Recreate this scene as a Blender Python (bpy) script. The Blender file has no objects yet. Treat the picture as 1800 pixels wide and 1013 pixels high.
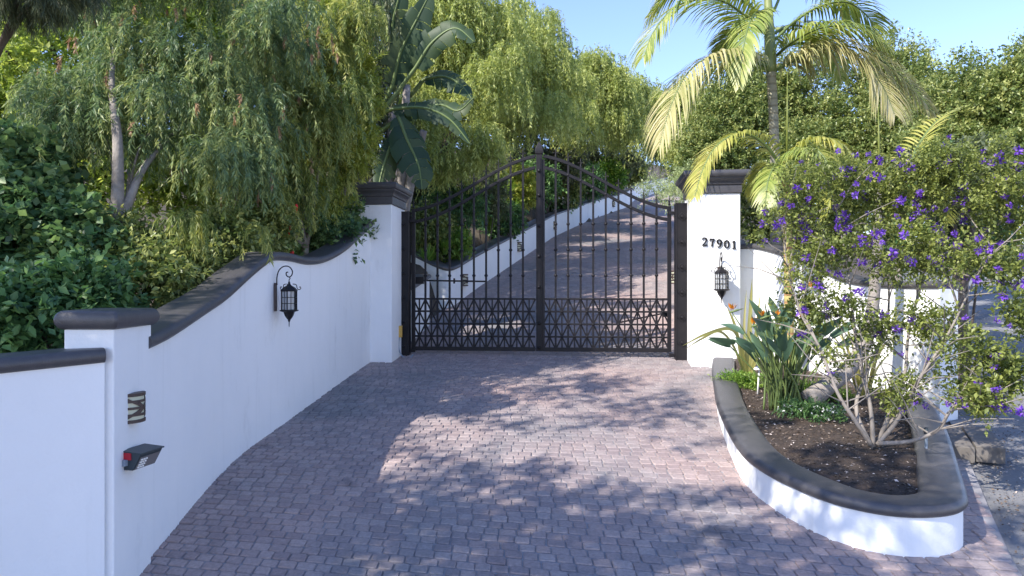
import bpy, math, random
import numpy as np
from mathutils import Vector, Matrix

# ------------------------------------------------------------------ camera, sky, sun, exposure
scene = bpy.context.scene
col = scene.collection
CAMZ = 2.2
cam_d = bpy.data.cameras.new('camera'); cam = bpy.data.objects.new('camera', cam_d); col.objects.link(cam)
cam_d.sensor_width = 36.0; cam_d.lens = 24.0; cam_d.clip_start = 0.05; cam_d.clip_end = 2000
cam.location = (0, 0, CAMZ); cam.rotation_euler = (math.radians(90), 0, 0)
scene.camera = cam

SUN = Vector((0.90, 0.65, -1.0)).normalized()          # direction the light travels
ELEV = math.asin(-SUN.z); AZ = math.atan2(-SUN.x, -SUN.y)
world = bpy.data.worlds.new('World'); scene.world = world; world.use_nodes = True
wn = world.node_tree; bg = wn.nodes['Background']
sky = wn.nodes.new('ShaderNodeTexSky'); sky.sky_type = 'NISHITA'; sky.sun_disc = False
sky.sun_elevation = ELEV; sky.sun_rotation = AZ; sky.air_density = 1.0; sky.dust_density = 0.05; sky.ozone_density = 3.0
tint = wn.nodes.new('ShaderNodeMix'); tint.data_type = 'RGBA'; tint.blend_type = 'MULTIPLY'; tint.inputs[0].default_value = 1.0; tint.inputs[7].default_value = (0.98, 0.91, 1.05, 1)
wn.links.new(sky.outputs[0], tint.inputs[6]); wn.links.new(tint.outputs[2], bg.inputs[0]); bg.inputs[1].default_value = 0.15
sun_d = bpy.data.lights.new('sun', 'SUN'); sun_d.energy = 3.7; sun_d.angle = math.radians(0.55); sun_d.color = (1.0, 0.93, 0.84)
sun = bpy.data.objects.new('sun', sun_d); col.objects.link(sun); sun.location = (-20, -15, 30)
sun.rotation_euler = SUN.to_track_quat('-Z', 'Y').to_euler()
vs = scene.view_settings; vs.view_transform = 'Standard'; vs.look = 'None'; vs.gamma = 1.0; vs.use_curve_mapping = False
vs.exposure = 1.3
scene.render.film_transparent = False
scene.cycles.max_bounces = 8; scene.cycles.transparent_max_bounces = 8

rng = np.random.default_rng(11); random.seed(5)
R = math.radians

# ------------------------------------------------------------------ helpers
SL, G2, YB = 0.0967, 0.12, 12.0
def gz(y, x=0.0):
    """ground height of the driveway: steady climb to the gate, steeper behind it"""
    t = max(0.0, y - YB + 0.5)
    e = G2 * (t * t / 2.0 if t < 1 else t - 0.5)
    return SL * y + e
def W(px, py, d): return Vector(((px - 900) / 1200 * d, d, CAMZ + (506.5 - py) / 1200 * d))
def lerp(a, b, t): return a + (b - a) * t
def interp(x, xs, ys): return float(np.interp(x, xs, ys))
def cat(pts, n=8):
    P = [np.array(p, float) for p in pts]; P = [2 * P[0] - P[1]] + P + [2 * P[-1] - P[-2]]; out = []
    for i in range(1, len(P) - 2):
        for k in range(n):
            t = k / n; a, b, c, d = P[i - 1], P[i], P[i + 1], P[i + 2]
            out.append(0.5 * (2 * b + (c - a) * t + (2 * a - 5 * b + 4 * c - d) * t * t + (3 * b - a - 3 * c + d) * t ** 3))
    out.append(P[-2]); return out

class MB:
    def __init__(s): s.v = []; s.f = []
    def add(s, v, f):
        o = len(s.v); s.v += [tuple(map(float, p)) for p in v]; s.f += [tuple(i + o for i in q) for q in f]; return s
    def box(s, c, size, rz=0.0, M=None):
        x, y, z = [q / 2 for q in size]; m = M or Matrix.Rotation(rz, 3, 'Z'); c = Vector(c)
        v = [c + m @ Vector(p) for p in ((-x,-y,-z),(x,-y,-z),(x,y,-z),(-x,y,-z),(-x,-y,z),(x,-y,z),(x,y,z),(-x,y,z))]
        return s.add(v, [(0,3,2,1),(4,5,6,7),(0,1,5,4),(1,2,6,5),(2,3,7,6),(3,0,4,7)])
    def bar(s, a, b, w, h, up=(0, 0, 1)):
        a = Vector(a); b = Vector(b); t = (b - a).normalized(); u = Vector(up)
        if abs(t.dot(u)) > 0.95: u = Vector((0, 1, 0))
        x = t.cross(u).normalized() * w / 2; y = x.cross(t).normalized() * h / 2
        v = [p + i * x + j * y for p in (a, b) for i, j in ((-1,-1),(1,-1),(1,1),(-1,1))]
        return s.add(v, [(0,3,2,1),(4,5,6,7),(0,1,5,4),(1,2,6,5),(2,3,7,6),(3,0,4,7)])
    def tube(s, pts, r, n=8, cap=True):
        P = [Vector(p) for p in pts]; m = len(P); rr = r if hasattr(r, '__len__') else [r] * m
        ref = Vector((0.31, 0.77, 0.55)); vs_ = []; prev = None
        for i in range(m):
            t = (P[min(i + 1, m - 1)] - P[max(i - 1, 0)]).normalized()
            if prev is None: prev = t.cross(ref).normalized()
            x = (prev - t * prev.dot(t)).normalized(); prev = x; y = t.cross(x)
            for k in range(n):
                a = 2 * math.pi * k / n; vs_.append(P[i] + (x * math.cos(a) + y * math.sin(a)) * rr[i])
        f = [(i*n+k, i*n+(k+1)%n, (i+1)*n+(k+1)%n, (i+1)*n+k) for i in range(m-1) for k in range(n)]
        if cap: f += [tuple(range(n-1, -1, -1)), tuple(range((m-1)*n, m*n))]
        return s.add(vs_, f)
    def rings(s, rings, cap=True):
        n = len(rings[0]); v = [p for r_ in rings for p in r_]; m = len(rings)
        f = [(i*n+k, i*n+(k+1)%n, (i+1)*n+(k+1)%n, (i+1)*n+k) for i in range(m-1) for k in range(n)]
        if cap: f += [tuple(range(n-1, -1, -1)), tuple(range((m-1)*n, m*n))]
        return s.add(v, f)
    def lathe(s, prof, c=(0,0,0), n=12, rot=0.0):
        return s.rings([[(c[0]+r_*math.cos(2*math.pi*k/n+rot), c[1]+r_*math.sin(2*math.pi*k/n+rot), c[2]+z) for k in range(n)] for r_, z in prof])
    def sphere(s, c, r, n=8, m=5):
        rs = r if hasattr(r, '__len__') else (r, r, r); rings = []
        for j in range(m + 1):
            a = -math.pi/2 + math.pi*(0.04 + 0.92*j/m)
            rings.append([(c[0]+rs[0]*math.cos(a)*math.cos(2*math.pi*k/n), c[1]+rs[1]*math.cos(a)*math.sin(2*math.pi*k/n), c[2]+rs[2]*math.sin(a)) for k in range(n)])
        return s.rings(rings)
    def sweep(s, path, prof, lat=None):
        """profile (lateral, vertical) swept along a path; lateral is to the right of travel"""
        P = [Vector(p) for p in path]; m = len(P); rings = []
        for i in range(m):
            t = P[min(i+1, m-1)] - P[max(i-1, 0)]; t.z = 0; t.normalize(); r_ = Vector((t.y, -t.x, 0))
            rings.append([P[i] + r_*a + Vector((0,0,b)) for a, b in prof])
        return s.rings(rings)
    def build(s, name, mat, parent=None, smooth=False, bevel=0.0, auto=None):
        me = bpy.data.meshes.new(name); me.from_pydata(s.v, [], s.f); me.update()
        return link(name, me, mat, parent, smooth, bevel, auto)

def link(name, me, mat, parent=None, smooth=False, bevel=0.0, auto=None):
    if mat is not None and not me.materials: me.materials.append(mat)
    if smooth: me.polygons.foreach_set('use_smooth', [True] * len(me.polygons))
    o = bpy.data.objects.new(name, me); col.objects.link(o)
    if parent is not None:
        o.parent = parent; o.matrix_parent_inverse = Matrix.Identity(4)
    if auto is not None:
        me.polygons.foreach_set('use_smooth', [True] * len(me.polygons))
        sharp_by_angle(me, auto)
    if bevel > 0:
        b = o.modifiers.new('bevel', 'BEVEL'); b.width = bevel; b.segments = 2; b.limit_method = 'ANGLE'; b.angle_limit = R(40)
    return o
def sharp_by_angle(me, deg):
    try: me.set_sharp_from_angle(angle=R(deg))
    except Exception: pass
def empty(name, loc=(0,0,0), rz=0.0):
    o = bpy.data.objects.new(name, None); col.objects.link(o); o.location = loc; o.rotation_euler = (0,0,rz); o.empty_display_size = 0.1; return o
def tag(o, label=None, cat_=None, group=None, kind=None):
    if label: o['label'] = label
    if cat_: o['category'] = cat_
    if group: o['group'] = group
    if kind: o['kind'] = kind
    return o
def share(src, name, parent, loc=(0,0,0), rot=(0,0,0), sc=(1,1,1)):
    c = src.copy(); c.name = name; col.objects.link(c); c.parent = parent; c.location = loc; c.rotation_euler = rot; c.scale = sc; return c

# ------------------------------------------------------------------ materials
def newmat(name):
    m = bpy.data.materials.new(name); m.use_nodes = True; nt = m.node_tree
    return m, nt, nt.nodes['Principled BSDF']
def node(nt, t, **kw):
    n = nt.nodes.new(t)
    for k, v in kw.items(): setattr(n, k, v)
    return n
def ramp(nt, stops):
    r_ = node(nt, 'ShaderNodeValToRGB'); e = r_.color_ramp.elements
    while len(e) < len(stops): e.new(0.5)
    for i, (p, c) in enumerate(stops): e[i].position = p; e[i].color = (*c, 1)
    return r_
def surf(name, c1, c2, scale=6, rough=0.6, bump=0.1, bscale=60, bdist=0.004, c3=None, spec=0.5, metal=0.0):
    m, nt, b = newmat(name); tc = node(nt, 'ShaderNodeTexCoord')
    n1 = node(nt, 'ShaderNodeTexNoise'); n1.inputs['Scale'].default_value = scale; n1.inputs['Detail'].default_value = 6; n1.inputs['Roughness'].default_value = 0.65
    nt.links.new(tc.outputs['Object'], n1.inputs['Vector'])
    rp = ramp(nt, [(0.3, c1), (0.7, c2)] if c3 is None else [(0.28, c1), (0.55, c2), (0.75, c3)])
    nt.links.new(n1.outputs['Fac'], rp.inputs[0]); nt.links.new(rp.outputs[0], b.inputs['Base Color'])
    n2 = node(nt, 'ShaderNodeTexNoise'); n2.inputs['Scale'].default_value = bscale; n2.inputs['Detail'].default_value = 4
    nt.links.new(tc.outputs['Object'], n2.inputs['Vector'])
    bp = node(nt, 'ShaderNodeBump'); bp.inputs['Strength'].default_value = bump; bp.inputs['Distance'].default_value = bdist
    nt.links.new(n2.outputs['Fac'], bp.inputs['Height']); nt.links.new(bp.outputs[0], b.inputs['Normal'])
    b.inputs['Roughness'].default_value = rough; b.inputs['Specular IOR Level'].default_value = spec; b.inputs['Metallic'].default_value = metal
    return m
def stucco():
    m, nt, b = newmat('white_stucco'); tc = node(nt, 'ShaderNodeTexCoord')
    n1 = node(nt, 'ShaderNodeTexNoise'); n1.inputs['Scale'].default_value = 1.3; n1.inputs['Detail'].default_value = 7; n1.inputs['Roughness'].default_value = 0.7
    mp = node(nt, 'ShaderNodeMapping'); mp.inputs['Scale'].default_value = (1, 1, 0.45)
    nt.links.new(tc.outputs['Object'], mp.inputs[0]); nt.links.new(mp.outputs[0], n1.inputs['Vector'])
    rp = ramp(nt, [(0.25, (0.66, 0.665, 0.66)), (0.42, (0.80, 0.81, 0.81)), (0.8, (0.85, 0.85, 0.84))])
    nt.links.new(n1.outputs['Fac'], rp.inputs[0])
    m2 = node(nt, 'ShaderNodeMapping'); m2.inputs['Scale'].default_value = (7, 7, 0.35); ns = node(nt, 'ShaderNodeTexNoise'); ns.inputs['Scale'].default_value = 1.5; ns.inputs['Detail'].default_value = 4
    nt.links.new(tc.outputs['Object'], m2.inputs[0]); nt.links.new(m2.outputs[0], ns.inputs['Vector'])
    rs = ramp(nt, [(0.30, (0.80, 0.80, 0.78)), (0.42, (1, 1, 1)), (0.9, (1, 1, 1))]); nt.links.new(ns.outputs['Fac'], rs.inputs[0])
    mm = node(nt, 'ShaderNodeMix', data_type='RGBA', blend_type='MULTIPLY'); mm.inputs[0].default_value = 0.22
    nt.links.new(rp.outputs[0], mm.inputs[6]); nt.links.new(rs.outputs[0], mm.inputs[7]); nt.links.new(mm.outputs[2], b.inputs['Base Color'])
    n2 = node(nt, 'ShaderNodeTexNoise'); n2.inputs['Scale'].default_value = 55; n2.inputs['Detail'].default_value = 5
    n3 = node(nt, 'ShaderNodeTexNoise'); n3.inputs['Scale'].default_value = 3.5; n3.inputs['Detail'].default_value = 2
    for n in (n2, n3): nt.links.new(tc.outputs['Object'], n.inputs['Vector'])
    b1 = node(nt, 'ShaderNodeBump'); b1.inputs['Strength'].default_value = 0.35; b1.inputs['Distance'].default_value = 0.006
    b2 = node(nt, 'ShaderNodeBump'); b2.inputs['Strength'].default_value = 0.35; b2.inputs['Distance'].default_value = 0.03
    nt.links.new(n3.outputs['Fac'], b2.inputs['Height']); nt.links.new(n2.outputs['Fac'], b1.inputs['Height'])
    nt.links.new(b2.outputs[0], b1.inputs['Normal']); nt.links.new(b1.outputs[0], b.inputs['Normal'])
    b.inputs['Roughness'].default_value = 0.85; b.inputs['Specular IOR Level'].default_value = 0.25
    return m
def leafmat(name, c1, c2, c3, trans=0.35, rough=0.45, nscale=1.2, k=1.3):
    c1, c2, c3 = [tuple(min(0.85, q * k) for q in c) for c in (c1, c2, c3)]
    """three leaf greens picked per leaf (attribute v) with slow drift from bough to bough"""
    m, nt, b = newmat(name); at = node(nt, 'ShaderNodeAttribute', attribute_name='v'); tc = node(nt, 'ShaderNodeTexCoord')
    n1 = node(nt, 'ShaderNodeTexNoise'); n1.inputs['Scale'].default_value = nscale; n1.inputs['Detail'].default_value = 3
    nt.links.new(tc.outputs['Object'], n1.inputs['Vector'])
    mx = node(nt, 'ShaderNodeMath', operation='MULTIPLY_ADD'); mx.inputs[1].default_value = 0.9; mx.inputs[2].default_value = -0.45
    nt.links.new(n1.outputs['Fac'], mx.inputs[0])
    ad = node(nt, 'ShaderNodeMath', operation='ADD'); nt.links.new(at.outputs['Fac'], ad.inputs[0]); nt.links.new(mx.outputs[0], ad.inputs[1])
    rp = ramp(nt, [(0.1, c1), (0.5, c2), (0.95, c3)]); nt.links.new(ad.outputs[0], rp.inputs[0])
    nt.links.new(rp.outputs[0], b.inputs['Base Color']); b.inputs['Roughness'].default_value = rough; b.inputs['Specular IOR Level'].default_value = 0.4
    tr = node(nt, 'ShaderNodeBsdfTranslucent'); hs = node(nt, 'ShaderNodeHueSaturation'); hs.inputs['Saturation'].default_value = 1.1; hs.inputs['Value'].default_value = 1.5
    nt.links.new(rp.outputs[0], hs.inputs['Color']); nt.links.new(hs.outputs[0], tr.inputs[0])
    ms = node(nt, 'ShaderNodeMixShader'); ms.inputs[0].default_value = trans
    nt.links.new(b.outputs[0], ms.inputs[1]); nt.links.new(tr.outputs[0], ms.inputs[2])
    nt.links.new(ms.outputs[0], nt.nodes['Material Output'].inputs[0]); return m
def cobble_mat(name):
    m, nt, b = newmat(name); tc = node(nt, 'ShaderNodeTexCoord'); gm = node(nt, 'ShaderNodeNewGeometry')
    at = node(nt, 'ShaderNodeAttribute', attribute_name='v'); oi = node(nt, 'ShaderNodeObjectInfo')
    ad = node(nt, 'ShaderNodeMath', operation='ADD'); nt.links.new(at.outputs['Fac'], ad.inputs[0]); nt.links.new(oi.outputs['Random'], ad.inputs[1])
    fr = node(nt, 'ShaderNodeMath', operation='FRACT'); nt.links.new(ad.outputs[0], fr.inputs[0])
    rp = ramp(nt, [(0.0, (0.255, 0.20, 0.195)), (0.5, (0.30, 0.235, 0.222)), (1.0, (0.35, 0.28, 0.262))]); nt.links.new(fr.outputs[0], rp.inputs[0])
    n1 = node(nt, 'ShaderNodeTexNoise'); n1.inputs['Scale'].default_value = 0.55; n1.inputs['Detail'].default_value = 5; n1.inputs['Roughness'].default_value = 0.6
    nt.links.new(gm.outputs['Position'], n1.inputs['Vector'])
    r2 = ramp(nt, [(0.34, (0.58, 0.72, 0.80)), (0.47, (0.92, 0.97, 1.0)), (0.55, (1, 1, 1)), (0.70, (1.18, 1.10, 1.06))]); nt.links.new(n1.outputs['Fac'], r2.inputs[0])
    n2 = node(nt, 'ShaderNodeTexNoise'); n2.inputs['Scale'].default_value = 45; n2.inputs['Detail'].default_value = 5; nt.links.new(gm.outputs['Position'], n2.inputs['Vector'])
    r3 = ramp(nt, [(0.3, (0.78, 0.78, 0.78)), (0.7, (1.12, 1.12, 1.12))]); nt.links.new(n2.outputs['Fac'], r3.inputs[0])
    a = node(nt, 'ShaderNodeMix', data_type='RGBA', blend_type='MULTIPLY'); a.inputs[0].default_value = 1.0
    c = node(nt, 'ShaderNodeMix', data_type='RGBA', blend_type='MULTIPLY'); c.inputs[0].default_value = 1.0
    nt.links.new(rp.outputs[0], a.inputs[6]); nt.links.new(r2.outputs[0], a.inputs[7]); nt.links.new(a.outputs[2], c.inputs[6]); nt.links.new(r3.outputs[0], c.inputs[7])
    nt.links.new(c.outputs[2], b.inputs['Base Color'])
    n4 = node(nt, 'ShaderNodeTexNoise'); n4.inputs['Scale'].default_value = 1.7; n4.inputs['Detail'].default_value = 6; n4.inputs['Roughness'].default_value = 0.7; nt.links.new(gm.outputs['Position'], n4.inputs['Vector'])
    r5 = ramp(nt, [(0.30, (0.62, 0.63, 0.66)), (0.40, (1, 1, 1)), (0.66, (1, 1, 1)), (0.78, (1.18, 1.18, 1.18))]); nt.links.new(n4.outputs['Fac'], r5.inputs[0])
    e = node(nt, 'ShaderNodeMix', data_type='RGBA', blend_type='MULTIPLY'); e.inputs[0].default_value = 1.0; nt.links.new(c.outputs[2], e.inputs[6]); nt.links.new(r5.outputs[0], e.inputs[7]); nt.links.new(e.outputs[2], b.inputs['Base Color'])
    bp = node(nt, 'ShaderNodeBump'); bp.inputs['Strength'].default_value = 0.4; bp.inputs['Distance'].default_value = 0.004
    nt.links.new(n2.outputs['Fac'], bp.inputs['Height']); nt.links.new(bp.outputs[0], b.inputs['Normal'])
    b.inputs['Roughness'].default_value = 0.62; b.inputs['Specular IOR Level'].default_value = 0.45; return m
def plain(name, c, rough=0.5, metal=0.0): 
    m, nt, b = newmat(name); b.inputs['Base Color'].default_value = (*c, 1); b.inputs['Roughness'].default_value = rough; b.inputs['Metallic'].default_value = metal; return m

M = {}
M['stucco'] = stucco()
M['coping'] = surf('coping_paint', (0.054, 0.053, 0.058), (0.066, 0.064, 0.069), 16, 0.40, 0.6, 140, 0.004, (0.080, 0.075, 0.078))
M['iron'] = surf('gate_iron', (0.006, 0.006, 0.008), (0.013, 0.011, 0.013), 9, 0.5, 0.15, 120, 0.001, spec=0.3)
M['brown_iron'] = surf('brown_iron', (0.045, 0.028, 0.024), (0.075, 0.05, 0.042), 14, 0.5, 0.2, 120, 0.001)
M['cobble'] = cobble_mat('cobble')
M['grout'] = surf('grout', (0.17, 0.165, 0.175), (0.29, 0.28, 0.29), 3, 0.9, 0.5, 150, 0.003)
M['asphalt'] = surf('road_asphalt', (0.11, 0.115, 0.12), (0.19, 0.19, 0.195), 1.6, 0.9, 1.0, 110, 0.010, (0.26, 0.255, 0.245))
M['dirt'] = surf('dirt', (0.045, 0.036, 0.026), (0.10, 0.08, 0.056), 2.5, 0.95, 0.9, 40, 0.03)
M['soil'] = surf('mulch', (0.020, 0.014, 0.010), (0.052, 0.036, 0.026), 14, 0.95, 1.0, 60, 0.02, (0.085, 0.06, 0.044))
M['bark_grey'] = surf('bark_grey', (0.16, 0.14, 0.125), (0.32, 0.29, 0.26), 8, 0.85, 0.8, 40, 0.012)
M['bark_dark'] = surf('bark_dark', (0.05, 0.04, 0.032), (0.12, 0.095, 0.075), 8, 0.9, 0.9, 35, 0.015)
M['stem_grey'] = surf('stem_grey', (0.15, 0.13, 0.11), (0.28, 0.25, 0.22), 10, 0.8, 0.5, 60, 0.004)
M['timber'] = surf('old_timber', (0.10, 0.088, 0.075), (0.17, 0.155, 0.14), 9, 0.85, 0.3, 50, 0.002)
M['glass'] = plain('lamp_glass', (0.75, 0.78, 0.80), 0.25); M['glass'].node_tree.nodes['Principled BSDF'].inputs['Transmission Weight'].default_value = 0.6
M['amber'] = plain('opal_panel', (0.55, 0.56, 0.42), 0.4)
M['bulb'] = plain('bulb_white', (0.8, 0.8, 0.78), 0.3)
M['red'] = plain('red_plastic', (0.45, 0.015, 0.03), 0.4)
M['yellow'] = plain('yellow_plastic', (0.50, 0.30, 0.06), 0.5)
M['greybox'] = plain('grey_plastic', (0.22, 0.27, 0.33), 0.5)
M['steel'] = plain('steel_panel', (0.20, 0.19, 0.19), 0.45, 0.2)
M['black'] = plain('black_plastic', (0.03, 0.045, 0.055), 0.45)
M['white'] = plain('white_plastic', (0.75, 0.75, 0.75), 0.4)
M['chrome'] = plain('lamp_metal', (0.3, 0.32, 0.34), 0.3, 0.7)
M['bottlebrush'] = leafmat('bottlebrush_leaf', (0.055, 0.095, 0.05), (0.11, 0.16, 0.065), (0.27, 0.30, 0.11), 0.32, k=1.45)
M['bottlebrush2'] = leafmat('bottlebrush_leaf_yellow', (0.075, 0.115, 0.040), (0.16, 0.20, 0.055), (0.34, 0.34, 0.10), 0.38)
M['pink'] = leafmat('new_shoot', (0.30, 0.17, 0.10), (0.38, 0.24, 0.15), (0.46, 0.30, 0.16), 0.3, k=1.0)
M['feather'] = leafmat('feathery_leaf', (0.12, 0.165, 0.03), (0.21, 0.245, 0.045), (0.32, 0.32, 0.07), 0.35)
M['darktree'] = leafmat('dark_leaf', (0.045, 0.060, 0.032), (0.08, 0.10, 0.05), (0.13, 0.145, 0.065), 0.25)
M['backlit'] = leafmat('back_leaf', (0.10, 0.15, 0.035), (0.20, 0.26, 0.055), (0.34, 0.38, 0.10), 0.45)
M['pepper'] = leafmat('pepper_leaf', (0.125, 0.155, 0.05), (0.21, 0.24, 0.07), (0.33, 0.345, 0.12), 0.4, k=1.6)
M['shrub'] = leafmat('broad_leaf', (0.032, 0.075, 0.032), (0.065, 0.135, 0.05), (0.13, 0.22, 0.065), 0.3)
M['ivy'] = leafmat('ivy_leaf', (0.030, 0.070, 0.032), (0.062, 0.115, 0.045), (0.14, 0.20, 0.07), 0.3, k=1.5)
M['hedge'] = leafmat('hedge_leaf', (0.07, 0.105, 0.032), (0.14, 0.18, 0.055), (0.30, 0.315, 0.11), 0.3, 0.35)
M['grass'] = leafmat('strap_leaf', (0.06, 0.13, 0.025), (0.12, 0.21, 0.035), (0.23, 0.31, 0.06), 0.35)
M['silver'] = leafmat('silver_leaf', (0.15, 0.20, 0.09), (0.25, 0.30, 0.14), (0.36, 0.40, 0.20), 0.3)
M['palm'] = leafmat('palm_leaf', (0.10, 0.15, 0.035), (0.20, 0.24, 0.055), (0.42, 0.40, 0.14), 0.3, 0.4)
M['palm_dry'] = leafmat('palm_leaf_dry', (0.28, 0.28, 0.10), (0.42, 0.39, 0.17), (0.62, 0.55, 0.33), 0.25, 0.45, k=1.0)
M['palm_y'] = leafmat('palm_leaf_yellow', (0.19, 0.22, 0.045), (0.33, 0.335, 0.07), (0.47, 0.43, 0.13), 0.3, 0.4, k=1.0)
M['banana'] = leafmat('banana_leaf', (0.020, 0.048, 0.022), (0.036, 0.07, 0.028), (0.08, 0.11, 0.04), 0.3, 0.55, k=1.0)  # greens darkened so the sunlit leaves look as if in shade
M['strel'] = leafmat('paddle_leaf', (0.05, 0.095, 0.06), (0.075, 0.13, 0.078), (0.12, 0.18, 0.095), 0.2, 0.4)
M['petiole'] = leafmat('petiole_green', (0.10, 0.14, 0.045), (0.15, 0.19, 0.06), (0.24, 0.26, 0.09), 0.1)
M['flax'] = leafmat('flax_leaf', (0.22, 0.22, 0.06), (0.38, 0.36, 0.12), (0.50, 0.46, 0.20), 0.25, k=1.0)
M['bushleaf'] = leafmat('bush_leaf', (0.085, 0.115, 0.03), (0.155, 0.19, 0.05), (0.28, 0.31, 0.08), 0.35, k=1.05)
M['purple'] = leafmat('purple_petal', (0.09, 0.035, 0.30), (0.15, 0.06, 0.44), (0.26, 0.12, 0.54), 0.3, k=1.0)
M['orange'] = leafmat('orange_petal', (0.55, 0.17, 0.01), (0.65, 0.25, 0.015), (0.7, 0.33, 0.03), 0.3, k=1.0)
M['whitefl'] = leafmat('white_petal', (0.7, 0.7, 0.68), (0.8, 0.8, 0.78), (0.85, 0.85, 0.82), 0.2, k=1.0)
M['redfl'] = plain('red_brush', (0.6, 0.02, 0.012), 0.6)
M['chips'] = leafmat('mulch_chip', (0.05, 0.035, 0.025), (0.16, 0.12, 0.09), (0.55, 0.48, 0.44), 0.0, 0.8, k=1.0)
def trunk_ring_mat(name, c1, c2, scale):
    m, nt, b = newmat(name); tc = node(nt, 'ShaderNodeTexCoord')
    wv = node(nt, 'ShaderNodeTexWave', wave_type='BANDS', bands_direction='Z'); wv.inputs['Scale'].default_value = scale; wv.inputs['Distortion'].default_value = 0.25
    nt.links.new(tc.outputs['Object'], wv.inputs['Vector']); rp = ramp(nt, [(0.05, c1), (0.35, c2)])
    nt.links.new(wv.outputs['Fac'], rp.inputs[0]); nt.links.new(rp.outputs[0], b.inputs['Base Color']); b.inputs['Roughness'].default_value = 0.7
    bp = node(nt, 'ShaderNodeBump'); bp.inputs['Strength'].default_value = 0.5; bp.inputs['Distance'].default_value = 0.01
    nt.links.new(wv.outputs['Fac'], bp.inputs['Height']); nt.links.new(bp.outputs[0], b.inputs['Normal']); return m
M['palmtrunk'] = trunk_ring_mat('palm_trunk', (0.19, 0.17, 0.11), (0.27, 0.255, 0.18), 2.6)
M['canetrunk'] = trunk_ring_mat('cane_trunk', (0.30, 0.16, 0.07), (0.40, 0.34, 0.12), 3.0)
M['crownshaft'] = surf('crownshaft', (0.12, 0.16, 0.05), (0.22, 0.25, 0.08), 4, 0.45, 0.1)

# ------------------------------------------------------------------ ground and driveway
LEFT_Y = [0.0, 4.4, 5.87, 6.6, 7.44, 9.36, 10.69, 11.4, 12.0, 13.5, 17.0, 25.7, 31.2, 36.7, 41.6, 49.0, 60]
LEFT_X = [-2.30, -2.354, -2.54, -2.55, -2.48, -2.34, -2.227, -1.95, -1.78, -1.65, -0.79, 1.58, 3.6, 6.1, 7.5, 10.8, 17]
RIGHT_Y = [0.0, 4.2, 5.0, 6.3, 7.4, 7.5, 9.0, 10.6, 12.0, 13.5, 17.0, 25.7, 31.2, 36.7, 41.6, 49.0, 60]
RIGHT_X = [2.0, 3.12, 3.52, 4.2, 4.75, 4.0, 3.5, 3.0, 3.1, 3.3, 4.3, 6.8, 9.0, 11.5, 13.1, 16.5, 23]
lx = lambda y: interp(y, LEFT_Y, LEFT_X); rx = lambda y: interp(y, RIGHT_Y, RIGHT_X)
def terrain_z(x, y):
    base = SL * y; extra = gz(y) - base
    r_ = rx(y) + 1.0; k = min(1, max(0, (r_ + 4.0 - x) / 4.0)); z = base + extra * k
    l_ = lx(y) - 0.35
    if x < l_ and y > 3.9:
        t = l_ - x; z += min(0.85, t * 3.0) + 0.16 * min(12, t)
        if 11.0 < y < 14.2: z -= 0.75 * min(0.85, t * 3.0) * max(0, 1 - t / 0.8)
    return z - 0.06
mb = MB(); xs = np.unique(np.concatenate([np.linspace(-160, -14, 14), np.linspace(-12, 16, 95), np.linspace(18, 160, 14)])); ys = np.unique(np.concatenate([np.linspace(-30, 0, 8), np.linspace(0, 30, 75), np.linspace(32, 70, 24), np.linspace(80, 320, 12)]))
vv = [(x, y, terrain_z(x, y) if y < 70 else terrain_z(x, 70) + 0.02 * (y - 70)) for y in ys for x in xs]; nx = len(xs)
mb.add(vv, [(j*nx+i, j*nx+i+1, (j+1)*nx+i+1, (j+1)*nx+i) for j in range(len(ys)-1) for i in range(nx-1)])
tag(mb.build('terrain', M['dirt'], smooth=True), kind='structure')
# public road to the right
mb = MB(); st = [(-4, 1.7, 14), (0, 2.0, 14), (4.2, 3.02, 14.5), (5.0, 3.42, 15), (6.3, 4.1, 15.5), (7.4, 4.8, 16), (9, 5.5, 17), (12, 6.9, 19), (16, 9.2, 22), (22, 12.5, 27), (34, 19, 37)]
ring = []
for y, a, b in st:
    for k in range(7): x = lerp(a, b, k / 6); ring.append((x, y, SL * y - 0.026 - (0.02 if k == 0 else 0)))
mb.add(ring, [(j*7+k, j*7+k+1, (j+1)*7+k+1, (j+1)*7+k) for j in range(len(st)-1) for k in range(6)])
tag(mb.build('road', M['asphalt']), kind='structure')
# driveway bed (mortar) and cobbles
mb = MB(); yl = list(np.linspace(0.5, 12, 36)) + list(np.linspace(12.4, 58, 70)); ring = []
for y in yl:
    for k in range(9): ring.append((lerp(lx(y) - 0.1, rx(y) + 0.02, k / 8), y, gz(y) - 0.0045))
mb.add(ring, [(j*9+k, j*9+k+1, (j+1)*9+k+1, (j+1)*9+k) for j in range(len(yl)-1) for k in range(8)])
drive = tag(mb.build('driveway', M['grout']), kind='structure')
mb = MB(); ring = []; yf = list(np.linspace(35.9, 58, 30))
for y in yf:
    for k in range(5): ring.append((lerp(lx(y) - 0.1, rx(y), k / 4), y, gz(y) + 0.002))
mb.add(ring, [(j*5+k, j*5+k+1, (j+1)*5+k+1, (j+1)*5+k) for j in range(len(yf)-1) for k in range(4)])
mb.build('upper_paving', M['cobble'], drive)

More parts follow.
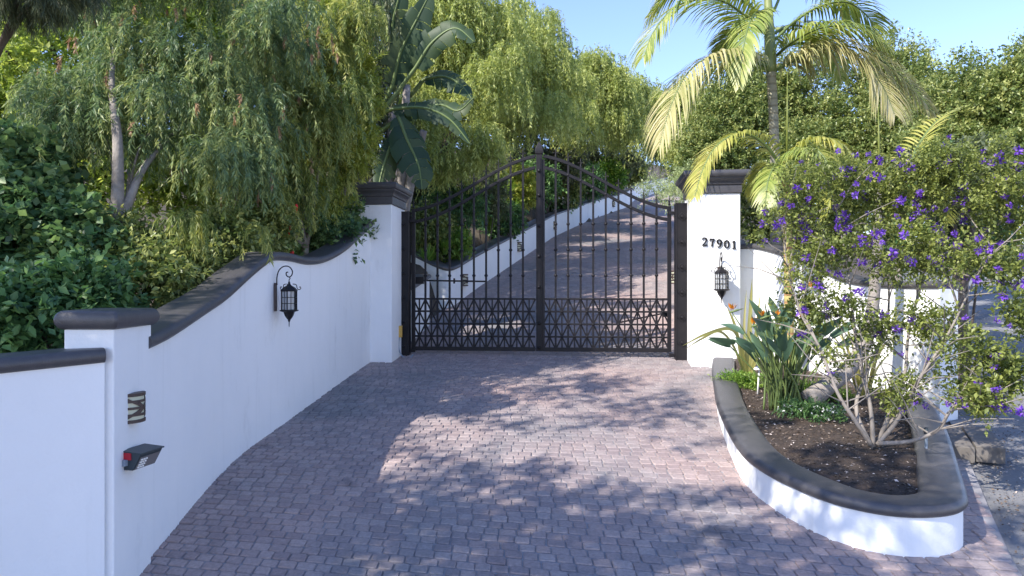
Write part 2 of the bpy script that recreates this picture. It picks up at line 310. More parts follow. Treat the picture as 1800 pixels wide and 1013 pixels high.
def warp(u, v):
    k = 0.20 * min(1, max(0, (8.5 - v) / 4.0)) ** 1.3
    y = v - k * (u + 1.0) + 0.035 * math.sin(u * 0.8 + v * 0.35)
    return u + 0.02 * math.sin(v * 1.1 + u * 0.6), y
CW, CD = 0.116, 0.098
cob = []     # (distance score, 4 corners)
v = 0.9; row = 0
while v < 36:
    off = (row % 2) * CW * 0.5 + random.uniform(-0.02, 0.02)
    shift = 0.0 if v < 12 else lx(v) - lx(12)
    u0 = -3.2 + shift; u = u0 + off
    umax = 5.6 if v < 11 else 3.9 + shift
    while u < umax:
        w = CW * random.uniform(0.86, 1.14); g = 0.0022 + random.uniform(0, 0.0022); gy_ = 0.0055 + random.uniform(0, 0.0025)
        cs = [warp(u + g, v + gy_), warp(u + w - g, v + gy_), warp(u + w - g, v + CD - gy_), warp(u + g, v + CD - gy_)]
        cx = sum(c[0] for c in cs) / 4; cy = sum(c[1] for c in cs) / 4
        if cy > 0.7 and lx(cy) - 0.06 < cx < rx(cy) - 0.05: cob.append((cx, cy, cs))
        u += w
    v += CD; row += 1
inview = [c for c in cob if abs(c[0]) < 0.75 * c[1] - 0.03 and c[1] > 4.15]
inview.sort(key=lambda c: c[1] ** 2 + 0.05 * c[0] ** 2)
near = set(id(c) for c in inview[:300])
def cobble_verts(c):
    cx, cy, cs = c; jj = [(x + random.uniform(-.004, .004), y + random.uniform(-.003, .003)) for x, y in cs]
    if cy > 15:
        V_ = [(cx + (x - cx) * q, cy + (y - cy) * q, gz(y) + z) for q, z in ((1.0, -0.012), (0.9, 0.006)) for x, y in jj]
        return V_, [(k, (k + 1) % 4, 4 + (k + 1) % 4, 4 + k) for k in range(4)] + [(4, 5, 6, 7)]
    pts = []                                        # eight-sided outline: clipped corners
    for i in range(4):
        p, q, n_ = jj[i], jj[(i - 1) % 4], jj[(i + 1) % 4]; k = random.uniform(0.06, 0.12)
        pts.append((lerp(p[0], q[0], k), lerp(p[1], q[1], k))); pts.append((lerp(p[0], n_[0], k), lerp(p[1], n_[1], k)))
    t = random.uniform(-0.0025, 0.0035); tx = random.uniform(-.02, .02); ty = random.uniform(-.02, .02)
    V_ = []
    for s_, z in ((1.0, -0.02), (0.99, -0.001), (0.90, 0.0055)):
        for x, y in pts:
            X = cx + (x - cx) * s_; Y = cy + (y - cy) * s_
            V_.append((X, Y, gz(Y) + z + t + (X - cx) * tx + (Y - cy) * ty))
    F_ = [(a * 8 + k, a * 8 + (k + 1) % 8, (a + 1) * 8 + (k + 1) % 8, (a + 1) * 8 + k) for a in range(2) for k in range(8)] + [tuple(range(16, 24))]
    return V_, F_
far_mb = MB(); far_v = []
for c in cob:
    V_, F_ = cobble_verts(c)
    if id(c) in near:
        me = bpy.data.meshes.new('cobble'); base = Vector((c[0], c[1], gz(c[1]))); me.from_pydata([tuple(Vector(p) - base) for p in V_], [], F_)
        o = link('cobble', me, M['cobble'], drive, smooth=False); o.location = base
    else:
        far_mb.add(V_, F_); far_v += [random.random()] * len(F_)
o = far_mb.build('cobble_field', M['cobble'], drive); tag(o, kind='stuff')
a_ = o.data.attributes.new('v', 'FLOAT', 'FACE'); a_.data.foreach_set('value', far_v)

# ------------------------------------------------------------------ walls
def wall_strip(path, tops, thick, base=None):
    """path = outer (visible) foot line, wall body to the left of travel"""
    P = [Vector((p[0], p[1], 0)) for p in path]; m = len(P); rings = []
    for i in range(m):
        t = (P[min(i+1, m-1)] - P[max(i-1, 0)]).normalized(); l_ = Vector((-t.y, t.x, 0)); b = (base(P[i].x, P[i].y) if base else gz(P[i].y)) - 0.15
        q = P[i] + l_ * thick
        rings.append([(P[i].x, P[i].y, b), (P[i].x, P[i].y, tops[i]), (q.x, q.y, tops[i]), (q.x, q.y, b)])
    return MB().rings(rings)
def nose(w, h, over, n=5):
    """bullnose coping profile; lateral 0 = visible wall face, negative = over the wall"""
    r_ = h / 2; a = over - r_; b = over - w + r_; out = []
    for k in range(n + 1): t = -math.pi/2 + math.pi * k / n; out.append((a + r_ * math.cos(t), r_ + r_ * math.sin(t)))
    for k in range(n + 1): t = math.pi/2 + math.pi * k / n; out.append((b + r_ * math.cos(t), r_ + r_ * math.sin(t)))
    return out

# main swooping wall on the left
S = [(254.6, 616), (296, 595), (355, 555.7), (395, 528), (434, 492.5), (462, 469), (480, 459), (509, 460), (541, 466), (572, 461), (604, 443), (632, 417.5), (653, 398)]
pts = []
for px, py in S:
    best = min(np.linspace(4.3, 10.85, 1300), key=lambda y: abs(lx(y) / y - (px - 900) / 1200)); pts.append((lx(best), best, CAMZ + (506.5 - py) / 1200 * best))
pts = cat(pts, 6)
root = tag(empty('garden_wall', (-2.4, 7.5, gz(7.5))), 'long white stucco wall with dark coping swooping up to the left gate pillar', 'wall')
off = Vector(root.location)
def local(mb_, o): mb_.v = [(p[0]-o[0], p[1]-o[1], p[2]-o[2]) for p in mb_.v]; return mb_
local(wall_strip(pts, [p[2] + 0.01 for p in pts], 0.34), off).build('wall_face', M['stucco'], root, auto=35)
local(MB().sweep(pts, nose(0.36, 0.095, 0.045)), off).build('coping', M['coping'], root, auto=40)
# flared wall at the extreme left
fl = cat([(-3.6, 1.4, 1.72), (-3.15, 2.6, 1.735), (-2.84, 3.2, 1.75), (-2.63, 3.51, 1.757), (-2.47, 3.71, 1.765), (-2.31, 3.87, 1.775)], 6)
root = tag(empty('flared_wall', (-2.6, 3.5, gz(3.5))), 'low white stucco wall with rounded dark coping at the left edge, beside the keypad pillar', 'wall'); off = Vector(root.location)
local(wall_strip(fl, [p[2] + 0.01 for p in fl], 0.26), off).build('wall_face', M['stucco'], root, auto=35)
local(MB().sweep(fl, nose(0.33, 0.085, 0.035)), off).build('coping', M['coping'], root, auto=40)
# near pillar with fat bullnose cap
q = [(-2.56, 3.9), (-2.275, 3.9), (-2.335, 4.42), (-2.66, 4.42)]
root = tag(empty('keypad_pillar', (-2.45, 4.15, gz(4.15))), 'short white pillar with thick dark rounded cap at the near end of the swooping wall', 'pillar'); off = Vector(root.location)
local(MB().rings([[(x, y, 0.2) for x, y in q], [(x, y, 1.965) for x, y in q]]), off).build('shaft', M['stucco'], root, bevel=0.008)
cx = sum(p[0] for p in q) / 4; cy = sum(p[1] for p in q) / 4; rr = []
for k in range(9):
    t = -math.pi/2 + math.pi * k / 8; e = 0.0 + 0.040 * math.cos(t); z = 1.962 + 0.055 + 0.055 * math.sin(t)
    rr.append([(x + math.copysign(e, x - cx), y + math.copysign(e, y - cy), z) for x, y in q])
rr[0] = [(x, y, 1.962) for x, y in q]
local(MB().rings(rr), off).build('cap', M['coping'], root, bevel=0.012, auto=50)

# gate pillars
def gate_pillar(name, c, rz, w, d, zb, zc, label, capk=1.0):
    root = tag(empty(name, (c[0], c[1], zb), rz), label, 'pillar')
    a, b = w / 2, d / 2; h = zc - zb
    MB().rings([[(-a,-b,-0.3),(a,-b,-0.3),(a,b,-0.3),(-a,b,-0.3)], [(-a,-b,h),(a,-b,h),(a,b,h),(-a,b,h)]]).build('shaft', M['stucco'], root, bevel=0.012)
    prof = [(0.0, 0.0), (0.03, 0.002), (0.03, 0.125), (0.052, 0.13), (0.055, 0.15), (0.068, 0.175), (0.092, 0.20), (0.118, 0.215), (0.12, 0.235), (0.15, 0.245), (0.168, 0.27), (0.172, 0.30), (0.16, 0.325), (0.13, 0.34), (0.0, 0.345)]
    mb_ = MB().rings([[(-a-e*capk,-b-e*capk,h+z),(a+e*capk,-b-e*capk,h+z),(a+e*capk,b+e*capk,h+z),(-a-e*capk,b+e*capk,h+z)] for e, z in prof])
    mb_.build('cap', M['coping'], root, bevel=0.006, auto=28); return root
gate_pillar('gate_pillar', (-2.185, 11.09), R(-6), 0.70, 0.80, gz(11.1), 3.505, 'tall white left gate pillar with stepped dark cornice cap', 0.62)
gate_pillar('gate_pillar', (3.126, 10.70), R(-7), 0.72, 0.78, gz(10.7), 3.63, 'tall white right gate pillar carrying the house numbers and stepped dark cap', 0.8)

# wing wall behind the planter
wp = [(3.40, 10.95), (3.72, 10.45), (3.95, 9.75), (4.14, 9.2), (4.31, 8.8), (4.50, 8.35), (4.66, 8.0), (4.80, 7.66)]
wt = [2.80, 2.79, 2.62, 2.42, 2.26, 2.20, 2.19, 2.19]
pw = cat([(x, y, z) for (x, y), z in zip(wp, wt)], 5)
root = tag(empty('wing_wall', (4.2, 9.0, gz(9))), 'white stucco wing wall behind the planter, stepping down from the right gate pillar', 'wall'); off = Vector(root.location)
pr = list(reversed(pw))                             # walk towards the pillar so that the body lies behind
def wall_right(path, tops, thick, base=None):
    P = [Vector((p[0], p[1], 0)) for p in path]; m = len(P); rings = []
    for i in range(m):
        t = (P[min(i+1, m-1)] - P[max(i-1, 0)]).normalized(); l_ = Vector((t.y, -t.x, 0)); b = (base(P[i].x, P[i].y) if base else gz(P[i].y)) - 0.2
        q_ = P[i] + l_ * thick; rings.append([(q_.x, q_.y, b), (q_.x, q_.y, tops[i]), (P[i].x, P[i].y, tops[i]), (P[i].x, P[i].y, b)])
    return MB().rings(rings)
local(wall_right(pr, [p[2] + 0.01 for p in pr], 0.30), off).build('wall_face', M['stucco'], root, auto=35)
np_ = [(-a, b) for a, b in nose(0.38, 0.09, 0.04)]
local(MB().sweep(pr, np_[::-1]), off).build('coping', M['coping'], root, auto=40)

# walls along the drive behind the gate
yy = list(np.linspace(15.0, 52, 40)); rp_ = [(lx(y), y, gz(y) + 0.78) for y in yy]
head = [(-3.3, 15.6, gz(15.5) + 1.45), (-2.5, 15.35, gz(15.3) + 1.18), (-1.9, 15.1, gz(15.1) + 0.92), (-1.5, 14.85, gz(14.9) + 0.80)]
rp_ = cat(head + rp_, 3)
root = tag(empty('retaining_wall', (0, 18, gz(18))), 'low white retaining wall climbing along the left of the drive behind the gate', 'wall'); off = Vector(root.location)
local(wall_strip(rp_, [p[2] + 0.01 for p in rp_], 0.30), off).build('wall_face', M['stucco'], root, auto=35)
local(MB().sweep(rp_, nose(0.42, 0.09, 0.04)), off).build('coping', M['coping'], root, auto=40)
ip = cat([(-1.98, 11.55, gz(11.55) + 0.93), (-1.82, 12.3, gz(12.3) + 0.93), (-1.70, 12.9, gz(12.9) + 0.93), (-1.62, 13.4, gz(13.4) + 0.93)], 4)
root = tag(empty('inner_wall', (-1.8, 12.4, gz(12.4))), 'short white wall with wide dark coping just inside the gate, behind the left gate pillar', 'wall'); off = Vector(root.location)
local(wall_strip(ip, [p[2] + 0.01 for p in ip], 0.40), off).build('wall_face', M['stucco'], root, auto=35)
local(MB().sweep(ip, nose(0.52, 0.08, 0.04)), off).build('coping', M['coping'], root, auto=40)
ir = [(rx(y) - 0.05 + 0.0, y, gz(y) + 1.28) for y in np.linspace(13.3, 30, 16)]
root = tag(empty('inner_wall', (3.3, 13.6, gz(13.6))), 'white wall with dark coping glimpsed between the gate and the right gate post', 'wall'); off = Vector(root.location)
local(wall_right(ir, [p[2] + 0.01 for p in ir], 0.32), off).build('wall_face', M['stucco'], root, auto=35)
local(MB().sweep(ir, [(-a, b) for a, b in nose(0.42, 0.10, 0.06)][::-1]), off).build('coping', M['coping'], root, auto=40)

# ------------------------------------------------------------------ planter
PO = [(2.93, 9.86), (2.72, 9.2), (2.52, 8.45), (2.31, 7.63), (2.14, 6.85), (2.01, 6.16), (1.955, 5.69), (1.985, 5.30), (2.08, 4.98), (2.22, 4.70), (2.42, 4.53), (2.63, 4.47), (2.86, 4.50), (3.03, 4.60), (3.14, 4.76), (3.32, 5.08), (3.62, 5.62), (3.95, 6.22), (4.28, 6.85), (4.55, 7.40)]
CB = [(4.4, 0.685), (5.5, 0.755), (6.2, 0.80), (7.6, 0.87), (9.0, 1.015), (9.9, 1.12)]
cbz = lambda y: interp(y, [c[0] for c in CB], [c[1] for c in CB])
po = cat([(x, y, cbz(y)) for x, y in PO], 4)
root = tag(empty('planter', (2.7, 5.2, gz(5.2))), 'kidney shaped raised planter with white sides and thick dark coping right of the driveway', 'planter'); off = Vector(root.location)
local(wall_strip(po, [p[2] + 0.01 for p in po], 0.24), off).build('side_wall', M['stucco'], root, auto=35)
local(MB().sweep(po, nose(0.30, 0.085, 0.03)), off).build('coping', M['coping'], root, auto=40)
# soil
sp = []
for i, p in enumerate(po):
    t = Vector(po[min(i+1, len(po)-1)]) - Vector(po[max(i-1, 0)]); t.z = 0; t.normalize(); sp.append((p[0] - t.y * 0.15, p[1] + t.x * 0.15))
poly = sp + [(4.75, 7.8), (4.4, 8.7), (3.9, 9.9), (3.5, 10.6)]
def inside(x, y, pl):
    c = False; j = len(pl) - 1
    for i in range(len(pl)):
        if (pl[i][1] > y) != (pl[j][1] > y) and x < (pl[j][0]-pl[i][0])*(y-pl[i][1])/(pl[j][1]-pl[i][1]) + pl[i][0]: c = not c
        j = i
    return c
def soil_z(x, y):
    return cbz(y) + 0.015 + 0.05 * math.exp(-((x - 3.0)**2 + (y - 5.8)**2) / 0.5) + 0.018 * math.sin(x * 7 + y * 3) * math.sin(y * 6 - x * 2) + 0.008 * math.sin(x * 23) * math.sin(y * 19)
mb = MB(); step = 0.07; gx = np.arange(1.9, 5.0, step); gy = np.arange(4.4, 10.9, step); idx = {}
for j, y in enumerate(gy):
    for i, x in enumerate(gx):
        if inside(x, y, poly): idx[(i, j)] = len(mb.v); mb.v.append((x, y, soil_z(x, y)))
for (i, j), a in idx.items():
    qd = [(i, j), (i+1, j), (i+1, j+1), (i, j+1)]
    if all(k in idx for k in qd): mb.f.append(tuple(idx[k] for k in qd))
soil = local(mb, off).build('soil', M['soil'], root, smooth=True)

# ------------------------------------------------------------------ gate
GX0, GY0, GX1, GY1 = -1.643, 11.38, 2.539, 11.02
GL = math.hypot(GX1 - GX0, GY1 - GY0); GA = math.atan2(GY1 - GY0, GX1 - GX0); half = GL / 2
ZB, ZL, ZH, ZC = 1.165, 2.02, 3.49, 4.375
def arch(s): # s: 0 at hinge, 1 at centre
    return lerp(ZH, ZC, 0.35 * s + 0.65 * (0.5 - 0.5 * math.cos(math.pi * s))) - 0.06 * max(0, s - 0.85) / 0.15 * 0
collar_me = MB().lathe([(0.009, -0.022), (0.020, -0.016), (0.027, 0.0), (0.020, 0.016), (0.009, 0.022)], n=10).build('collar_proto', M['iron'], None, smooth=True)
fin = MB().lathe([(0.014, 0), (0.022, 0.012), (0.012, 0.03), (0.016, 0.05), (0.007, 0.075), (0.010, 0.10), (0.003, 0.165)], n=8)
for s_ in (-1, 1): fin.tube([(0, 0, 0.055), (s_*0.02, 0, 0.085), (s_*0.04, 0, 0.09), (s_*0.045, 0, 0.075), (s_*0.035, 0, 0.068)], 0.006, 6)
fin_me = fin.build('finial_proto', M['iron'], None, smooth=True)
bolt_me = MB().lathe([(0.018, 0), (0.018, 0.006), (0.013, 0.014), (0.004, 0.018)], n=10).build('bolt_proto', M['iron'], None, smooth=True)
hub_me = MB().lathe([(0.020, -0.012), (0.020, 0.010), (0.012, 0.016), (0.003, 0.018)], n=8).build('rosette_proto', M['iron'], None, smooth=True)
dp = MB().rings([[(0.048, 0, 0), (0, 0.048, 0), (-0.048, 0, 0), (0, -0.048, 0)], [(0.044, 0, 0.008), (0, 0.044, 0.008), (-0.044, 0, 0.008), (0, -0.044, 0.008)]])
dp.lathe([(0.019, 0.008), (0.019, 0.018), (0.010, 0.03), (0.003, 0.032)], n=10); diamond_me = dp.build('bolt_plate_proto', M['iron'], None)
def gate_leaf(side, label):
    """side -1: left leaf hinged at the left; local x runs from hinge to centre along +x (mirrored for the right)"""
    hx = GX0 if side < 0 else GX1; hy = GY0 if side < 0 else GY1
    root = tag(empty('gate_leaf', (hx, hy, ZB), GA), label, 'gate', 'pair of arched iron gate leaves')
    sg = 1 if side < 0 else -1; Lh = half - (0.0 if side < 0 else 0.065); nb = 10; end = half - 0.065 if side < 0 else Lh
    X = lambda s: sg * s * end
    zt = lambda s: arch(s * end / half) - ZB
    MB().box((X(0) + sg * 0.0, 0, (zt(0) + 0.03) / 2), (0.062, 0.05, zt(0) + 0.03)).build('stile', M['iron'], root, bevel=0.004)
    if side > 0: MB().box((X(1), 0, zt(1) / 2 - 0.03), (0.05, 0.045, zt(1) - 0.06)).build('stile', M['iron'], root, bevel=0.004)
    else:
        cx_ = sg * half; h = zt(1) + 0.02
        o = MB().box((cx_, -0.01, h / 2 + 0.0), (0.10, 0.06, h)).build('centre_post', M['iron'], root, bevel=0.006)
        MB().rings([[(cx_ + a*w, -0.01 + b*w*0.6, h + z) for a, b in ((-1,-1),(1,-1),(1,1),(-1,1))] for w, z in ((0.05, 0.0), (0.065, 0.02), (0.068, 0.06), (0.06, 0.10), (0.035, 0.16), (0.012, 0.205))]).build('spear_tip', M['iron'], root, bevel=0.004)
        MB().box((cx_, -0.047, h * 0.5), (0.045, 0.012, h * 0.96)).build('cover_strip', M['iron'], root)
        for z in (0.06, 0.46, 1.05, 1.55, 2.05, 2.55, 2.95): share(bolt_me, 'bolt', root, (cx_, -0.055, z), (R(90), 0, 0), (1.6, 1.6, 1.6))
    for dz, nm in ((0, 'top_rail'), (-0.19, 'top_rail')):
        path = [(X(k / 24), 0, zt(k / 24) + dz) for k in range(25)]
        rg = [[(p[0], p[1] + a, p[2] + b) for a, b in ((-0.022, -0.026), (0.022, -0.026), (0.022, 0.026), (-0.022, 0.026))] for p in path]
        MB().rings(rg).build(nm, M['iron'], root, bevel=0.003)
    zs = [0.03, 0.03 + (ZL - ZB - 0.03) * 0.25, 0.03 + (ZL - ZB - 0.03) * 0.5, 0.03 + (ZL - ZB - 0.03) * 0.75, ZL - ZB]
    for i, z in enumerate(zs):
        hh = 0.065 if i == 0 else 0.030
        MB().box((X(0.5), 0.0 if i else 0.002, z), (end, 0.036 if i else 0.05, hh)).build('bottom_rail' if i == 0 else 'cross_rail', M['iron'], root, bevel=0.002)
    for k in range(nb):
        xm = X((k + 0.5) / nb); MB().box((xm, 0, (zs[0] + zs[4]) / 2), (0.022, 0.020, zs[4] - zs[0] - 0.03)).build('slim_bar', M['iron'], root)
        for a, b in ((0, 2), (2, 4)):
            for f in (0, 1):
                MB().bar((X((k + f) / nb), 0.012 - 0.024 * f, zs[a]), (X((k + 1 - f) / nb), 0.012 - 0.024 * f, zs[b]), 0.026, 0.010, up=(0, 1, 0)).build('diagonal_bar', M['iron'], root)
        for z in (zs[1], zs[3]): share(hub_me, 'rosette', root, (xm, -0.018, z), (R(90), 0, 0))
    for k in range(1, nb):
        x = X(k / nb); z1 = zt(k / nb); o = MB().box((0, 0, z1 / 2), (0.032, 0.030, z1)).build('picket', M['iron'], root); o.location = (x, 0, 0)
        share(fin_me, 'finial', o, (0, 0, z1 + 0.02))
        for z in (1.24 + 0.0, 1.66, 2.08, z1 - 0.19):
            if z < z1 - 0.1: share(collar_me, 'collar', o, (0, 0, z), (0, 0, 0), (1.15, 1.15, 1.15))
        for z in (zs[2], zs[4]): share(hub_me, 'rosette', o, (0, -0.018, z), (R(90), 0, 0))
    share(fin_me, 'finial', root, (X(0), 0, zt(0) + 0.04))
    return root
gl = gate_leaf(-1, 'left leaf of the arched iron gate, with the thick spear-topped meeting post')
gr = gate_leaf(1, 'right leaf of the arched iron gate, hinged beside the house number pillar')
def gate_post(c, w, d, z0, z1, label, plates, side):
    root = tag(empty('gate_post', (c[0], c[1], z0), GA), label, 'gate post', 'iron posts carrying the gate leaves')
    h = z1 - z0; MB().box((0, 0, h / 2), (w, d, h)).build('column', M['iron'], root, bevel=0.005)
    for sx in (-1, 1): MB().box((sx * (w / 2 - 0.012), -d / 2 - 0.006, h / 2 + 0.01), (0.024, 0.012, h - 0.02)).build('edge_strip', M['iron'], root)
    for k in range(6):
        z = h - 0.22 - k * 0.40
        if z > 0.1: share(diamond_me if plates else bolt_me, 'bolt_plate' if plates else 'bolt', root, (0, -d / 2 - 0.001, z), (R(90), 0, 0), (1.5, 1.5, 1.5))
    for z in (0.22, h - 0.75): MB().box((side * (w / 2 + 0.03), -0.02, z), (0.08, 0.05, 0.06)).build('wall_bracket', M['iron'], root, bevel=0.004)
    for z in (0.12, h - 0.15): MB().box((-side * (w / 2 + 0.04), 0.0, z), (0.10, 0.03, 0.05)).build('hinge', M['iron'], root, bevel=0.004)
gate_post((-1.78, 11.30), 0.185, 0.16, gz(11.3) - 0.05, 3.46, 'dark iron hinge post beside the left gate pillar', False, -1)
gate_post((2.705, 10.92), 0.20, 0.16, gz(10.9) - 0.05, 3.55, 'dark iron hinge post with diamond bolt plates beside the right gate pillar', True, 1)
# opener arms
mb = MB().tube([(-1.55, 11.75, 2.33), (-0.43, 11.42, 2.31)], 0.014, 8); mb.box((-0.98, 11.58, 2.32), (0.03, 0.04, 0.09)); mb.box((-1.6, 11.77, 2.33), (0.16, 0.10, 0.12))
tag(mb.build('gate_opener_arm', M['iron']), 'thin dark opener arm behind the left gate leaf', 'gate opener')
mb = MB().tube([(2.62, 11.6, 1.78), (1.72, 11.25, 1.62)], 0.013, 8); mb.box((2.62, 11.6, 1.76), (0.10, 0.10, 0.10)); mb.box((1.75, 11.26, 1.62), (0.04, 0.04, 0.05))
tag(mb.build('gate_opener_arm', M['iron']), 'thin dark opener arm low behind the right gate leaf', 'gate opener')
# sensor box and its conduit
root = tag(empty('sensor_box', W(703, 583, 11.1)), 'small yellow sensor box on the left hinge post with looping pale conduit', 'sensor')
MB().box((0, 0, 0), (0.075, 0.07, 0.19)).build('housing', M['yellow'], root, bevel=0.008)
MB().tube(cat([(-0.01, -0.02, -0.09), (-0.01, -0.03, -0.28), (0.05, -0.04, -0.40), (0.16, -0.04, -0.43), (0.22, -0.02, -0.37)], 5), 0.010, 7).build('conduit', M['greybox'], root, smooth=True)
# flood light on the far left edge of the left gate pillar
root = tag(empty('flood_light', W(610, 367, 10.72)), 'small grey flood light high on the left gate pillar', 'lamp')
MB().lathe([(0.01, 0), (0.05, 0.02), (0.06, 0.07), (0.045, 0.10), (0.01, 0.115)], (0, 0, -0.05), 12).build('housing', M['chrome'], root, smooth=True)
MB().bar((0.02, 0.0, -0.02), (0.10, 0.10, -0.06), 0.03, 0.03).build('bracket', M['iron'], root)

# ------------------------------------------------------------------ lanterns
def lantern(loc, rz, sc, label):
    root = tag(empty('wall_lantern', loc, rz), label, 'lantern', 'iron wall lanterns'); root.scale = (sc, sc, sc)
    m = M['iron']; ox = 0.20
    MB().box((0.012, 0, -0.02), (0.024, 0.075, 0.40)).build('back_plate', M['brown_iron'], root, bevel=0.004)
    arm = [(0.03, 0, 0.15), (0.03, 0, 0.26), (0.06, 0, 0.36), (0.125, 0, 0.415), (0.20, 0, 0.41), (0.245, 0, 0.35), (0.235, 0, 0.29), (0.20, 0, 0.265), (0.165, 0, 0.285), (0.16, 0, 0.325), (0.185, 0, 0.335)]
    MB().tube(cat(arm, 5), 0.0085, 8).build('scroll_arm', m, root, smooth=True)
    MB().tube(cat([(ox, 0, 0.262), (ox + 0.014, 0, 0.245), (ox, 0, 0.225), (ox, 0, 0.19)], 4), 0.006, 6).build('hook', m, root, smooth=True)
    n = 6; hexv = lambda r_, z, k: (ox + r_ * math.cos(R(60 * k + 30)), r_ * math.sin(R(60 * k + 30)), z)
    MB().rings([[hexv(r_, z, k) for k in range(n)] for r_, z in ((0.118, 0.06), (0.122, 0.075), (0.085, 0.115), (0.035, 0.145), (0.018, 0.165), (0.012, 0.20))]).build('roof', m, root)
    for k in range(n):
        a = R(60 * k + 30); c = lambda r_, z: (ox + r_ * math.cos(a), r_ * math.sin(a), z)
        MB().bar(hexv(0.107, -0.20, k), hexv(0.107, 0.065, k), 0.014, 0.014).build('cage_post', m, root)
        mid = [tuple((hexv(0.107, z, k)[i] + hexv(0.107, z, k + 1)[i]) / 2 for i in range(3)) for z in (-0.20, 0.065)]
        b = MB().bar(mid[0], mid[1], 0.007, 0.007)
        for z in (-0.11, -0.025): b.bar(hexv(0.107, z, k), hexv(0.107, z, k + 1), 0.007, 0.009)
        b.build('cage_grid', m, root)
        if k % 2 == 0: MB().tube(cat([c(0.05, 0.165), c(0.10, 0.155), c(0.115, 0.10), c(0.14, 0.085), c(0.165, 0.10), c(0.158, 0.125), c(0.14, 0.118)], 4), 0.006, 6).build('scroll', m, root, smooth=True)
    MB().rings([[hexv(0.098, z, k) for k in range(n)] for z in (-0.198, 0.06)], cap=False).build('glass', M['glass'], root)
    MB().lathe([(0.018, -0.2), (0.02, -0.08), (0.03, -0.05), (0.032, -0.01), (0.015, 0.03)], (ox, 0, 0), 10).build('bulb', M['bulb'], root, smooth=True)
    MB().rings([[hexv(r_, z, k) for k in range(n)] for r_, z in ((0.105, -0.198), (0.135, -0.205), (0.135, -0.218), (0.08, -0.235), (0.06, -0.29), (0.036, -0.325), (0.02, -0.345))]).build('base', m, root)
    if rz: MB().lathe([(0.02, -0.345), (0.016, -0.36), (0.007, -0.38), (0.006, -0.43), (0.002, -0.45)], (ox, 0, 0), 8).build('drop_finial', m, root, smooth=True)
    return root
lantern((-2.495, 7.18, 2.12), R(4), 0.74, 'black iron lantern hanging from a scroll bracket on the swooping left wall')
lantern((3.13, 10.30, 2.36), R(-97), 0.88, 'black iron lantern on the right gate pillar below the house numbers')

# step light with crossed straps + keypad on the near pillar
def step_light(loc, rz, sc, label, group=None):
    root = tag(empty('step_light', loc, rz), label, 'wall light', group); root.scale = (sc, sc, sc)
    w, h, r_ = 0.19, 0.215, 0.075; arc = lambda t, z, e=0.0: ((r_ + e) * math.cos(t * math.pi / 2) , (w / 2 + e) * math.sin(t * math.pi / 2), z)
    MB().rings([[arc(-1 + 2 * k / 10, z) for k in range(11)] for z in (-h / 2, h / 2)], cap=True).build('opal_panel', M['amber'], root)
    for z in (-h / 2, h / 2): MB().rings([[arc(-1 + 2 * k / 10, zz, 0.012) for k in range(11)] for zz in (z - 0.013, z + 0.013)]).build('rim', M['brown_iron'], root)
    def strap(a, b): 
        (t0, z0), (t1, z1) = a, b; n = 10; P = [arc(lerp(t0, t1, i / n), lerp(z0, z1, i / n), 0.008) for i in range(n + 1)]
        rg = [[(p[0] - 0.004, p[1], p[2] - 0.010), (p[0] + 0.004, p[1], p[2] - 0.010), (p[0] + 0.004, p[1], p[2] + 0.010), (p[0] - 0.004, p[1], p[2] + 0.010)] for p in P]
        MB().rings(rg).build('strap', M['brown_iron'], root)
    for z in (-0.055, 0.0, 0.055): strap((-0.95, z), (0.95, z))
    strap((-0.95, -0.10), (0.5, 0.02)); strap((-0.95, 0.10), (0.5, -0.02)); strap((0.95, -0.10), (-0.1, 0.05)); strap((0.95, 0.10), (-0.1, -0.05))
    for t in (-0.97, 0.97): MB().bar(arc(t, -h / 2, 0.008), arc(t, h / 2, 0.008), 0.016, 0.012).build('side_strap', M['brown_iron'], root)
    return root
step_light((-2.308, 4.15, 1.476), R(-18), 0.74, 'brown strapwork step light on the keypad pillar')
kp = tag(empty('keypad_box', (-2.285, 4.12, 1.18), R(-12)), 'black hooded entry keypad with red corner label on the short near pillar', 'keypad'); kp.scale = (0.74, 0.70, 0.74)
L_, x0 = 0.26, 0.0      # local +x = out of the pillar, y along it
body = [(0.0, -0.075), (0.10, -0.075), (0.17, 0.05), (0.17, 0.058), (0.0, 0.072)]
MB().rings([[(a, y, b) for a, b in body] for y in (-L_ / 2, L_ / 2)]).build('housing', M['black'], kp, bevel=0.004)
nrm = Vector((0.125, 0, -0.07)).normalized(); face = lambda t, y, e: Vector((lerp(0.10, 0.17, t), y, lerp(-0.075, 0.05, t))) + nrm * e
MB().add([face(0.05, -0.115, 0.003), face(0.05, 0.115, 0.003), face(0.86, 0.115, 0.003), face(0.86, -0.115, 0.003)], [(0, 1, 2, 3)]).build('face_plate', M['steel'], kp)
for i in range(4):
    for j in range(3):
        c = face(0.18 + 0.17 * i, -0.09 + 0.026 * j, 0.006); MB().box(c, (0.012, 0.016, 0.012)).build('button', M['bulb'], kp)
MB().box((0.045, -L_ / 2 - 0.004, 0.038), (0.085, 0.010, 0.055)).build('red_label', M['red'], kp)
MB().box((0.03, -L_ / 2 - 0.018, -0.012), (0.055, 0.04, 0.05)).build('side_box', M['greybox'], kp, bevel=0.004)
MB().box((0.088, 0, 0.070), (0.19, L_ + 0.02, 0.010), M=Matrix.Rotation(R(4), 3, 'Y')).build('hood', M['black'], kp)
for i, (px, py, d) in enumerate(((820, 473, 15.7), (906, 421, 20.6), (977, 388, 25.7), (1086, 345, 34.5))):
    nm = ['nearest the bend', 'second', 'third', 'farthest up the drive'][i]
    x = lx(d) ; step_light((x, d, gz(d) + 0.42), R(-20), [1.15, 1.2, 1.25, 1.3][i], 'small step light on the climbing retaining wall, %s of its row' % (nm if i in (0, 3) else nm + ' from the bend'), 'step lights along the retaining wall')
